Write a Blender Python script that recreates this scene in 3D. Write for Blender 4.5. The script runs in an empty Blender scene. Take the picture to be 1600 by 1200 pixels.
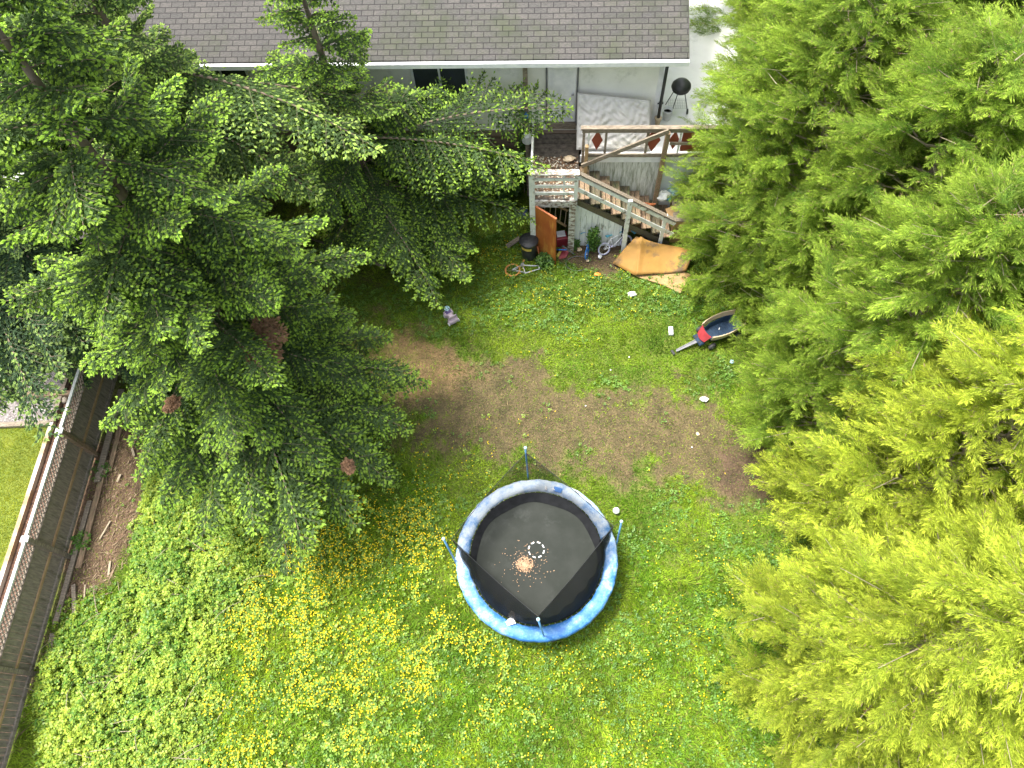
import bpy, math, random
import numpy as np
from mathutils import Matrix, Vector, Euler
random.seed(7); RNG = np.random.default_rng(11)
C = bpy.context.scene.collection
sc = bpy.context.scene
# ------------------------------------------------------------ camera, sky, sun, exposure
CAM_H = 16.3
FPX = 1066.7                                   # focal length in pixels of the 1600 px wide photograph
_n = np.array([55., -575., -FPX]); _n /= np.linalg.norm(_n)
_Z = -_n; _F = np.array([0, 0, -1.]); _Y = _F - _F.dot(_Z) * _Z; _Y /= np.linalg.norm(_Y); _X = np.cross(_Y, _Z)
RM = np.array([_X, _Y, _Z])
cam_d = bpy.data.cameras.new('camera'); cam = bpy.data.objects.new('camera', cam_d); C.objects.link(cam)
cam_d.sensor_width = 36; cam_d.lens = FPX / 1600 * 36; cam_d.clip_end = 2000; cam_d.clip_start = .1
cam.matrix_world = Matrix.Translation((0, 0, CAM_H)) @ Matrix(RM.tolist()).to_4x4()
sc.camera = cam
SUN_EL, SUN_AZ = 66, 300                        # azimuth is the compass-like direction the light comes from, from +Y clockwise
w = bpy.data.worlds.new('World'); sc.world = w; w.use_nodes = True
wn = w.node_tree; bg = wn.nodes['Background']
sky = wn.nodes.new('ShaderNodeTexSky'); sky.sky_type = 'NISHITA'; sky.sun_disc = False
sky.sun_elevation = math.radians(SUN_EL); sky.sun_rotation = math.radians(SUN_AZ); sky.air_density = 1.2; sky.dust_density = 6.0; sky.ozone_density = .5
hs = wn.nodes.new('ShaderNodeHueSaturation'); hs.inputs['Saturation'].default_value = .45; wn.links.new(sky.outputs[0], hs.inputs['Color']); wn.links.new(hs.outputs[0], bg.inputs[0]); bg.inputs[1].default_value = .15
sd = bpy.data.lights.new('sun', 'SUN'); so = bpy.data.objects.new('sun', sd); C.objects.link(so)
sd.energy = 2.0; sd.angle = math.radians(10); sd.color = (1, .95, .86)
_a, _e = math.radians(SUN_AZ), math.radians(SUN_EL)
sdir = Vector((math.sin(_a) * math.cos(_e), math.cos(_a) * math.cos(_e), math.sin(_e)))
so.rotation_euler = sdir.to_track_quat('Z', 'Y').to_euler(); so.location = sdir * 30
sc.view_settings.view_transform = 'Standard'; sc.view_settings.look = 'None'
sc.view_settings.exposure = 1.62; sc.view_settings.gamma = 1
sc.cycles.max_bounces = 7; sc.cycles.diffuse_bounces = 4; sc.cycles.transparent_max_bounces = 12

def P(px, py, z=0.):
    d = RM @ np.array([px - 800., 600. - py, -FPX]); t = (z - CAM_H) / d[2]
    return np.array([d[0] * t, d[1] * t, z])
def PV(px, py, z=0.): return Vector(P(px, py, z))
# frame of the house: s along the wall, t away from the garden
HA = math.radians(-7.5); HO = np.array([1.09, 13.32, 0.])
HU = np.array([math.cos(HA), math.sin(HA), 0]); HV = np.array([-math.sin(HA), math.cos(HA), 0])
def L(s, t, z=0.): return HO + HU * s + HV * t + np.array([0, 0, z])
def st(px, py, z):
    p = P(px, py, z) - HO; return float(p @ HU), float(p @ HV)

# ------------------------------------------------------------ materials
def ramp(nt, fac, stops):
    r = nt.nodes.new('ShaderNodeValToRGB'); nt.links.new(fac, r.inputs[0])
    while len(r.color_ramp.elements) < len(stops): r.color_ramp.elements.new(.5)
    for e, (p, c) in zip(r.color_ramp.elements, stops): e.position = p; e.color = (*c, 1)
    return r.outputs[0]
def noise(nt, vec, scale, detail=5, rough=.6):
    n = nt.nodes.new('ShaderNodeTexNoise'); n.inputs['Scale'].default_value = scale
    n.inputs['Detail'].default_value = detail; n.inputs['Roughness'].default_value = rough
    nt.links.new(vec, n.inputs['Vector']); return n.outputs['Fac']
def mixc(nt, fac, a, b, mode='MIX'):
    m = nt.nodes.new('ShaderNodeMix'); m.data_type = 'RGBA'; m.blend_type = mode
    for s, v in ((m.inputs[0], fac), (m.inputs[6], a), (m.inputs[7], b)):
        if hasattr(v, 'links'): nt.links.new(v, s)
        elif isinstance(v, tuple): s.default_value = (*v, 1)
        else: s.default_value = v
    return m.outputs[2]
def coords(nt, stretch=(1, 1, 1), kind='Object'):
    tc = nt.nodes.new('ShaderNodeTexCoord'); mp = nt.nodes.new('ShaderNodeMapping')
    mp.inputs['Scale'].default_value = stretch; nt.links.new(tc.outputs[kind], mp.inputs[0]); return mp.outputs[0]
def M(name, c1, c2=None, scale=6, rough=.75, bump=.15, stretch=(1, 1, 1), lo=.35, hi=.65, c3=None, s3=3, lo3=.55, hi3=.7, metal=0, st3=None, alpha=1):
    m = bpy.data.materials.new(name); m.use_nodes = True; nt = m.node_tree; b = nt.nodes['Principled BSDF']
    v = coords(nt, stretch); c2 = c2 or tuple(x * .75 for x in c1)
    f = noise(nt, v, scale); col = ramp(nt, f, [(lo, c2), (hi, c1)])
    if c3:
        v3 = coords(nt, st3 or stretch); f3 = noise(nt, v3, s3, 8, .7)
        fr = ramp(nt, f3, [(lo3, (0, 0, 0)), (hi3, (1, 1, 1))]); col = mixc(nt, fr, col, c3)
    nt.links.new(col, b.inputs['Base Color']); b.inputs['Roughness'].default_value = rough; b.inputs['Metallic'].default_value = metal
    b.inputs['Alpha'].default_value = alpha
    if bump:
        bp = nt.nodes.new('ShaderNodeBump'); bp.inputs['Strength'].default_value = bump; bp.inputs['Distance'].default_value = .02
        nt.links.new(noise(nt, v, scale * 3), bp.inputs['Height']); nt.links.new(bp.outputs[0], b.inputs['Normal'])
    return m
def leafmat(name, trans=.35, rough=.5, spec=.3, var=.35, vscale=2.5):
    m = bpy.data.materials.new(name); m.use_nodes = True; nt = m.node_tree; b = nt.nodes['Principled BSDF']
    at = nt.nodes.new('ShaderNodeAttribute'); at.attribute_name = 'tint'
    v = coords(nt); f = noise(nt, v, vscale, 4)
    g = ramp(nt, f, [(.3, (1 - var,) * 3), (.7, (1 + var * .6,) * 3)])
    col = mixc(nt, 1.0, at.outputs['Color'], g, 'MULTIPLY')
    nt.links.new(col, b.inputs['Base Color']); b.inputs['Roughness'].default_value = rough
    b.inputs['Specular IOR Level'].default_value = spec
    t = nt.nodes.new('ShaderNodeBsdfTranslucent'); nt.links.new(col, t.inputs[0])
    mx = nt.nodes.new('ShaderNodeMixShader'); mx.inputs[0].default_value = trans
    out = nt.nodes['Material Output']
    nt.links.new(b.outputs[0], mx.inputs[1]); nt.links.new(t.outputs[0], mx.inputs[2]); nt.links.new(mx.outputs[0], out.inputs[0])
    return m
MT = {}
MT['spruce'] = leafmat('spruce_needles', .45, .6, .15); MT['cypress'] = leafmat('cypress_sprays', .5, .6, .15, .3, 1.3)
MT['grass'] = leafmat('grass_blades', .4, .55, .2, .3, 1.2); MT['leaf'] = leafmat('broad_leaves', .35, .45, .35, .25)
MT['flower'] = leafmat('flower_petals', .3, .5, .2, .1); MT['litter'] = leafmat('wood_litter', .0, .9, .1, .3, 6)
MT['bark'] = M('bark', (.20, .16, .12), (.09, .07, .05), 9, .9, .6, (1, 1, .25))
MT['twig'] = M('pale_twig', (.38, .32, .23), (.22, .18, .12), 7, .9, .3)
MT['twigdark'] = M('bough_bark', (.26, .20, .14), (.13, .10, .07), 7, .9, .3)
MT['oldwood'] = M('weathered_wood', (.30, .25, .19), (.13, .105, .08), 5, .85, .4, (1.5, 9, 9), c3=(.10, .11, .06), s3=3)
MT['treadwood'] = M('tread_wood', (.30, .21, .13), (.15, .10, .065), 5, .85, .4, (6, 1.2, 6), c3=(.12, .13, .06), s3=2.2, lo3=.5, hi3=.68, st3=(1, 1, 1))
MT['treadwet'] = M('mossy_tread_wood', (.14, .12, .07), (.07, .06, .04), 5, .85, .4, (6, 1.2, 6), c3=(.12, .15, .05), s3=2)
MT['fencewood'] = M('fence_board', (.31, .265, .21), (.17, .145, .115), 3.5, .85, .35, (7, 7, 1.2), c3=(.07, .07, .03), s3=1.2)
MT['railtan'] = M('tan_rail_wood', (.42, .29, .15), (.30, .20, .10), 5, .8, .2)
MT['whitewood'] = M('peeling_white_paint', (.72, .74, .70), (.54, .56, .52), 4, .6, .15, c3=(.20, .17, .12), s3=5, lo3=.56, hi3=.63)
MT['peelwood'] = M('badly_peeling_paint', (.60, .60, .56), (.42, .42, .38), 4, .7, .3, c3=(.15, .11, .08), s3=7, lo3=.47, hi3=.54, st3=(1, 2.5, 2.5))
MT['siding'] = M('white_siding', (.84, .84, .79), (.75, .75, .70), 1.2, .55, .05, c3=(.45, .47, .40), s3=1.3, lo3=.58, hi3=.8)
MT['mould'] = M('mouldy_white_boards', (.72, .74, .70), (.56, .58, .54), 3, .65, .1, (5, 5, .7), c3=(.15, .17, .09), s3=3.2, lo3=.46, hi3=.66, st3=(5, 5, .45))
MT['planks'] = M('white_painted_boards', (.74, .77, .75), (.60, .63, .61), 3, .6, .1, (4, 4, .8), c3=(.22, .25, .20), s3=2.2, lo3=.57, hi3=.66, st3=(3, 3, .8))
MT['white'] = M('white_plastic', (.78, .79, .80), (.66, .68, .70), 5, .45, .03)
MT['whitepaper'] = M('white_paper', (.80, .80, .80), (.68, .69, .71), 12, .8, .2)
MT['brown'] = M('brown_trim', (.22, .165, .13), (.16, .12, .09), 3, .7, .1)
MT['brickbrown'] = M('brown_siding', (.17, .12, .085), (.11, .08, .055), 5, .85, .3, (1, 1, 3))
MT['black'] = M('black_plastic', (.035, .037, .040), (.02, .021, .023), 6, .45, .05)
MT['darkrubber'] = M('dark_rubber', (.05, .05, .052), (.03, .03, .03), 8, .8, .1)
MT['navy'] = M('navy_plastic', (.022, .05, .10), (.012, .028, .06), 8, .45, .05)
MT['red'] = M('red_plastic', (.30, .035, .045), (.23, .025, .03), 6, .4, .03)
MT['tan'] = M('tan_plastic', (.56, .45, .30), (.46, .36, .24), 6, .5, .05)
MT['greyplastic'] = M('grey_plastic', (.15, .155, .17), (.10, .105, .12), 7, .5, .05)
MT['blueplastic'] = M('blue_plastic', (.03, .20, .60), (.02, .14, .45), 7, .4, .03)
MT['bluemetal'] = M('blue_painted_pole', (.13, .33, .60), (.08, .24, .50), 10, .4, .03)
MT['steel'] = M('galvanised_steel', (.45, .46, .47), (.33, .34, .35), 10, .4, .05, metal=.7)
MT['rustred'] = M('red_brown_paint', (.26, .055, .028), (.20, .04, .02), 3, .6, .05)
MT['orangedoor'] = M('rusty_orange_board', (.40, .135, .028), (.27, .07, .018), 1.6, .45, .05, (2, 2, .7), c3=(.55, .33, .07), s3=1.8, lo3=.52, hi3=.72, st3=(3, 3, .6))
MT['edgeorange'] = M('orange_edge', (.62, .20, .08), None, 6, .6, .05)
MT['foam'] = M('yellow_brown_foam_board', (.37, .205, .045), (.29, .15, .032), 2.2, .75, .15, c3=(.13, .085, .045), s3=1.8, lo3=.53, hi3=.64)
MT['foampale'] = M('pale_brown_board', (.40, .26, .12), (.30, .18, .08), 6, .85, .3, c3=(.22, .13, .07), s3=9, lo3=.58, hi3=.66)
MT['mattress'] = M('quilted_white_fabric', (.62, .61, .58), (.52, .51, .49), 3, .9, 0, c3=(.30, .28, .20), s3=1.3, lo3=.52, hi3=.75)
MT['greybeige'] = M('mattress_side', (.42, .40, .36), (.33, .31, .28), 8, .9, .1)
MT['deckwhite'] = M('white_deck_coating', (.80, .81, .81), (.72, .73, .73), 1.5, .5, .03, c3=(.40, .42, .42), s3=1, lo3=.6, hi3=.8)
MT['dirtyfloor'] = M('dirty_landing_floor', (.15, .125, .10), (.06, .05, .04), 7, .9, .4)
MT['orange'] = M('orange_plastic', (.85, .28, .03), (.7, .2, .02), 9, .5, .05)
MT['yellow'] = M('yellow_label', (.60, .46, .10), (.48, .36, .07), 12, .6, .05)
MT['pinkwhite'] = M('pale_pink_plastic', (.62, .50, .56), (.50, .40, .48), 9, .4, .03)
MT['purple'] = M('purple_plastic', (.20, .15, .32), (.14, .10, .24), 9, .5, .03)
MT['paleblue'] = M('pale_blue_plastic', (.45, .66, .72), (.35, .55, .62), 9, .5, .03)
MT['pink'] = M('coral_pink_paint', (.70, .17, .17), (.6, .12, .12), 9, .4, .03)
MT['teal'] = M('teal_plastic', (.10, .38, .52), (.07, .28, .40), 9, .4, .03)
MT['lilac'] = M('lilac_tyre', (.45, .45, .62), (.36, .36, .52), 9, .6, .03)
MT['orangetyre'] = M('faded_orange_tyre', (.62, .30, .07), (.40, .18, .05), 9, .7, .03)
MT['silverpaint'] = M('silver_white_paint', (.60, .61, .63), (.42, .43, .45), 9, .4, .03)
MT['stone'] = M('round_stone', (.40, .35, .28), (.25, .22, .18), 9, .9, .3)
MT['concrete'] = M('concrete', (.42, .42, .41), (.33, .33, .32), 3, .9, .2)
MT['glass'] = M('window_glass', (.05, .06, .07), (.04, .05, .05), 3, .1, 0)
MT['roof'] = M('roof_shingle', (.10, .095, .09), (.05, .05, .05), 14, .95, .5, (1, 5, 5), c3=(.05, .06, .035), s3=.5, lo3=.5, hi3=.7, st3=(1, 1, 1))
MT['tantimber'] = M('new_edging_timber', (.42, .28, .15), (.26, .17, .10), 4, .85, .3, (1, 1, 1), c3=(.60, .56, .5), s3=.35, lo3=.45, hi3=.6)

_nt = MT['roof'].node_tree; _b = _nt.nodes['Principled BSDF']; _br = _nt.nodes.new('ShaderNodeTexBrick'); _nt.links.new(coords(_nt), _br.inputs['Vector'])
_br.inputs['Scale'].default_value = 1; _br.inputs['Brick Width'].default_value = .32; _br.inputs['Row Height'].default_value = .15; _br.inputs['Mortar Size'].default_value = .012
_br.inputs['Color1'].default_value = (.85, .85, .85, 1); _br.inputs['Color2'].default_value = (1.15, 1.12, 1.08, 1); _br.inputs['Mortar'].default_value = (.3, .3, .3, 1)
_l = _b.inputs['Base Color'].links[0].from_socket; _nt.links.new(mixc(_nt, 1., _l, _br.outputs['Color'], 'MULTIPLY'), _b.inputs['Base Color'])
# ------------------------------------------------------------ mesh builder
class MB:
    def __init__(s): s.v = []; s.f = []
    def add(s, vs, fs):
        o = len(s.v); s.v += [Vector(v) for v in vs]; s.f += [tuple(i + o for i in f) for f in fs]; return s
    def box(s, c, d, rz=0, mat=None, bev=0):
        hx, hy, hz = d[0] / 2, d[1] / 2, d[2] / 2
        m = (mat or Matrix.Rotation(rz, 3, 'Z'))
        if bev:
            b = bev; vs = []; 
            for z, k in ((-hz, b), (-hz + b, 0), (hz - b, 0), (hz, b)):
                for x, y in ((-hx + k, -hy + k), (hx - k, -hy + k), (hx - k, hy - k), (-hx + k, hy - k)): vs.append(m @ Vector((x, y, z)) + Vector(c))
            fs = [(3, 2, 1, 0), (12, 13, 14, 15)]
            for r in range(3):
                for i in range(4): j = (i + 1) % 4; fs.append((r * 4 + i, r * 4 + j, r * 4 + 4 + j, r * 4 + 4 + i))
            return s.add(vs, fs)
        vs = [m @ Vector((x * hx, y * hy, z * hz)) + Vector(c) for z in (-1, 1) for x, y in ((-1, -1), (1, -1), (1, 1), (-1, 1))]
        return s.add(vs, [(3, 2, 1, 0), (4, 5, 6, 7), (0, 1, 5, 4), (1, 2, 6, 5), (2, 3, 7, 6), (3, 0, 4, 7)])
    def bb(s, x0, x1, y0, y1, z0, z1): return s.box(((x0 + x1) / 2, (y0 + y1) / 2, (z0 + z1) / 2), (x1 - x0, y1 - y0, z1 - z0))
    def bar(s, a, b, w, h, up=(0, 0, 1)):
        a, b = Vector(a), Vector(b); x = (b - a); l = x.length; x.normalize(); y = Vector(up).cross(x)
        if y.length < 1e-4: y = Vector((0, 1, 0)).cross(x)
        y.normalize(); z = x.cross(y); m = Matrix((x, y, z)).transposed()
        return s.box((a + b) / 2, (l, w, h), mat=m)
    def tube(s, pts, r, n=8, closed=False, cap=True):
        pts = [Vector(p) for p in pts]; N = len(pts); rs = r if isinstance(r, (list, tuple)) else [r] * N
        rings = []; prev = None
        for i, p in enumerate(pts):
            d = (pts[(i + 1) % N] - pts[i - 1]) if (closed or 0 < i < N - 1) else (pts[1] - pts[0] if i == 0 else pts[-1] - pts[-2])
            d.normalize()
            if prev is None: u = d.cross(Vector((0, 0, 1)));  u = u if u.length > .05 else d.cross(Vector((0, 1, 0)))
            else: u = prev - d * prev.dot(d)
            u.normalize(); prev = u; v = d.cross(u)
            rings.append([p + (u * math.cos(2 * math.pi * k / n) + v * math.sin(2 * math.pi * k / n)) * rs[i] for k in range(n)])
        vs = [q for rg in rings for q in rg]; fs = []
        for i in range(N if closed else N - 1):
            for k in range(n):
                a = i * n + k; b = i * n + (k + 1) % n; j = (i + 1) % N; fs.append((a, b, j * n + (k + 1) % n, j * n + k))
        if not closed and cap: fs += [tuple(range(n))[::-1], tuple((N - 1) * n + k for k in range(n))]
        return s.add(vs, fs)
    def ring(s, c, R, r, N=24, n=6, axis='Z', sq=(1, 1)):
        pts = []
        for k in range(N):
            a = 2 * math.pi * k / N; x, y = R * math.cos(a), R * math.sin(a)
            pts.append(Vector(c) + (Vector((x, y, 0)) if axis == 'Z' else Vector((x, 0, y)) if axis == 'Y' else Vector((0, x, y))))
        return s.tube(pts, r, n, closed=True)
    def lathe(s, prof, c=(0, 0, 0), n=24, mat=None):
        m = mat or Matrix.Identity(3); vs = []; fs = []
        for r, z in prof:
            for k in range(n): a = 2 * math.pi * k / n; vs.append(m @ Vector((r * math.cos(a), r * math.sin(a), z)) + Vector(c))
        for i in range(len(prof) - 1):
            for k in range(n): fs.append((i * n + k, i * n + (k + 1) % n, (i + 1) * n + (k + 1) % n, (i + 1) * n + k))
        if prof[0][0] > 1e-3: fs.append(tuple(range(n))[::-1])
        if prof[-1][0] > 1e-3: fs.append(tuple((len(prof) - 1) * n + k for k in range(n)))
        return s.add(vs, fs)
    def prism(s, outline, z0, z1):
        n = len(outline); vs = [(x, y, z0) for x, y in outline] + [(x, y, z1) for x, y in outline]
        return s.add(vs, [tuple(range(n))[::-1], tuple(range(n, 2 * n))] + [(i, (i + 1) % n, n + (i + 1) % n, n + i) for i in range(n)])
    def sheet(s, fn, nu, nv, th=0):
        vs = [Vector(fn(i / nu, j / nv)) for j in range(nv + 1) for i in range(nu + 1)]
        q = lambda i, j: j * (nu + 1) + i
        fs = [(q(i, j), q(i + 1, j), q(i + 1, j + 1), q(i, j + 1)) for j in range(nv) for i in range(nu)]
        if th:
            N = len(vs); nrm = (vs[1] - vs[0]).cross(vs[nu + 1] - vs[0]).normalized(); vs2 = [v - nrm * th for v in vs]
            bnd = [q(i, 0) for i in range(nu)] + [q(nu, j) for j in range(nv)] + [q(i, nv) for i in range(nu, 0, -1)] + [q(0, j) for j in range(nv, 0, -1)]
            fs += [tuple(i + N for i in f[::-1]) for f in fs]
            fs += [(bnd[k], bnd[k] + N, bnd[(k + 1) % len(bnd)] + N, bnd[(k + 1) % len(bnd)]) for k in range(len(bnd))]
            vs = vs + vs2
        return s.add(vs, fs)
    def build(s, name, mat, parent=None, smooth=False, off=None):
        me = bpy.data.meshes.new(name); q = parent
        while q is not None and '_off' not in q and q.parent: q = q.parent
        o = Vector(off) if off is not None else Vector(q['_off']) if q is not None and '_off' in q else Vector()
        me.from_pydata([tuple(v - o) for v in s.v], [], s.f); me.materials.append(MT[mat] if isinstance(mat, str) else mat)
        if smooth: me.polygons.foreach_set('use_smooth', [True] * len(me.polygons))
        me.update(); ob = bpy.data.objects.new(name, me); C.objects.link(ob)
        if parent: ob.parent = parent
        return ob
def tag(o, label=None, cat=None, group=None, kind=None):
    for k, v in (('label', label), ('category', cat), ('group', group), ('kind', kind)):
        if v: o[k] = v
    return o
def thing(name, label, cat, loc=(0, 0, 0), rot=(0, 0, 0), group=None, off=None):
    o = bpy.data.objects.new(name, None); C.objects.link(o); o.empty_display_size = .1
    o.location = loc; o.rotation_euler = rot
    if off is not None: o['_off'] = list(off)
    return tag(o, label, cat, group)
def world_thing(name, label, cat, base, group=None):   # parts are given in world coordinates
    return thing(name, label, cat, base, group=group, off=base)
def house_thing(name, label, cat, s, t, z, group=None): # parts are given in the house frame
    return thing(name, label, cat, L(s, t, z), (0, 0, HA), group, off=(s, t, z))
def single(mb, name, mat, base, label, cat, group=None, smooth=False, kind=None):
    o = mb.build(name, mat, None, smooth, off=base); o.location = base; return tag(o, label, cat, group, kind)
def copy_thing(root, loc=None, rot=None, label=None, scale=None):
    r = root.copy(); C.objects.link(r)
    if loc is not None: r.location = loc
    if rot is not None: r.rotation_euler = rot
    if scale is not None: r.scale = scale
    if label: r['label'] = label
    for ch in root.children:
        c = ch.copy(); C.objects.link(c); c.parent = r
        for g in ch.children: d = g.copy(); C.objects.link(d); d.parent = c
    return r

def np_obj(name, V, nper, tint, mat, parent=None, smooth=False):
    """V (N*nper,3); faces of nper unshared vertices; tint (N,3) or (N*nper,3)"""
    V = np.ascontiguousarray(V.reshape(-1, 3), dtype=np.float32); n = len(V); nf = n // nper
    me = bpy.data.meshes.new(name); me.vertices.add(n); me.vertices.foreach_set('co', V.ravel())
    me.loops.add(n); me.loops.foreach_set('vertex_index', np.arange(n, dtype=np.int32))
    me.polygons.add(nf); me.polygons.foreach_set('loop_start', np.arange(nf, dtype=np.int32) * nper)
    at = me.attributes.new('tint', 'FLOAT_COLOR', 'POINT')
    T = np.repeat(tint, nper, 0) if len(tint) == nf else tint
    T = np.concatenate([T, np.ones((n, 1))], 1).astype(np.float32); at.data.foreach_set('color', T.ravel())
    me.update(calc_edges=True); me.materials.append(MT[mat]); ob = bpy.data.objects.new(name, me); C.objects.link(ob)
    if parent: ob.parent = parent
    return ob
def nrm(a): return a / np.maximum(np.linalg.norm(a, axis=-1, keepdims=True), 1e-9)
def rhombi(B, D, N, ln, wd, mid=.45):
    """rhombus quads from base B along D, width along D x N"""
    S = nrm(np.cross(D, N)); ln = np.asarray(ln).reshape(-1, 1); wd = np.asarray(wd).reshape(-1, 1)
    return np.stack([B, B + D * ln * mid + S * wd / 2, B + D * ln, B + D * ln * mid - S * wd / 2], 1)
def vnoise(x, y, sc_, seed=0):
    """value noise, numpy"""
    x = np.asarray(x) * sc_ + seed * 17.3; y = np.asarray(y) * sc_ + seed * 7.7
    xi, yi = np.floor(x).astype(np.int64), np.floor(y).astype(np.int64); fx, fy = x - xi, y - yi
    fx = fx * fx * (3 - 2 * fx); fy = fy * fy * (3 - 2 * fy)
    def h(a, b):
        q = (a * 374761393 + b * 668265263 + seed * 974711) & 0xffffffff; q = ((q ^ (q >> 13)) * 1274126177) & 0xffffffff
        return ((q ^ (q >> 16)) & 0xffff) / 65535.
    return (h(xi, yi) * (1 - fx) + h(xi + 1, yi) * fx) * (1 - fy) + (h(xi, yi + 1) * (1 - fx) + h(xi + 1, yi + 1) * fx) * fy
def fbm(x, y, s_, seed=0, o=4):
    r = 0; a = 1; t = 0
    for k in range(o): r = r + a * vnoise(x, y, s_ * 2 ** k, seed + k); t += a; a *= .55
    return r / t
def poly_sd(x, y, poly):
    """signed distance to polygon (positive inside)"""
    x = np.asarray(x, float); y = np.asarray(y, float); d = np.full(x.shape, 1e9); ins = np.zeros(x.shape, bool); n = len(poly)
    for i in range(n):
        x0, y0 = poly[i]; x1, y1 = poly[(i + 1) % n]; dx, dy = x1 - x0, y1 - y0
        t = np.clip(((x - x0) * dx + (y - y0) * dy) / (dx * dx + dy * dy + 1e-12), 0, 1)
        d = np.minimum(d, np.hypot(x - x0 - t * dx, y - y0 - t * dy))
        c = ((y0 > y) != (y1 > y)) & (x < (x1 - x0) * (y - y0) / (y1 - y0 + 1e-12) + x0); ins ^= c
    return np.where(ins, d, -d)
def wpoly(pts, z=0): return [tuple(P(a, b, z)[:2]) for a, b in pts]
def sstep(x, a, b): t = np.clip((x - a) / (b - a), 0, 1); return t * t * (3 - 2 * t)

# ------------------------------------------------------------ regions of the ground (world polygons)
BARE = wpoly([(620, 530), (700, 525), (800, 545), (880, 585), (960, 602), (1080, 612), (1150, 650), (1215, 690), (1215, 800), (1130, 792), (1050, 768), (960, 762), (900, 735), (800, 735), (720, 728), (640, 690), (600, 600)])
DARKB = wpoly([(1120, 690), (1230, 690), (1230, 800), (1150, 790), (1110, 750)])
REDB = wpoly([(590, 480), (640, 490), (700, 530), (760, 545), (760, 600), (680, 640), (600, 640), (560, 560)])
SHEDB = wpoly([(862, 395), (905, 370), (1000, 370), (1000, 420), (960, 432), (900, 425), (872, 412)])
FENCEB = wpoly([(130, 700), (215, 660), (230, 700), (225, 770), (215, 830), (190, 880), (150, 930), (100, 960), (40, 1100), (0, 1200), (-60, 1200), (60, 1050)])
FENCEA, FENCEC = P(48, 1052), P(150, 712)
LUSH = wpoly([(430, 830), (560, 760), (640, 740), (700, 760), (700, 900), (780, 1000), (960, 985), (1010, 860), (1200, 850), (1250, 1000), (1250, 1250), (0, 1250), (0, 950)])
def bare(x, y):
    n = fbm(x, y, 1.6, 3) - .5; n2 = fbm(x, y, 6, 5) - .5
    b = sstep(poly_sd(x, y, BARE) + n * 1.9 + n2 * 1.7 - .02, -.35, .75) * .88
    b = np.maximum(b, sstep(poly_sd(x, y, DARKB) + n * 1.2, -.2, .45))
    b = np.maximum(b, .66 * sstep(poly_sd(x, y, REDB) + n * 2.6 + n2 * 1.4 - .15, -.2, .6))
    b = np.maximum(b, sstep(poly_sd(x, y, SHEDB) + n * .9 + n2 * .4, -.15, .2))
    b = np.maximum(b, sstep(poly_sd(x, y, FENCEB) + n * .5 + n2 * .3, -.15, .2))
    u = 1.0 * ((x < -3.0) & (y > 7)) * sstep(fbm(x, y, .9, 9), .35, .6); b = np.maximum(b, u * .45)
    return np.clip(b, 0, 1)
GZ = lambda x, y: (fbm(x, y, .8, 2, 3) - .5) * .07

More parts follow.
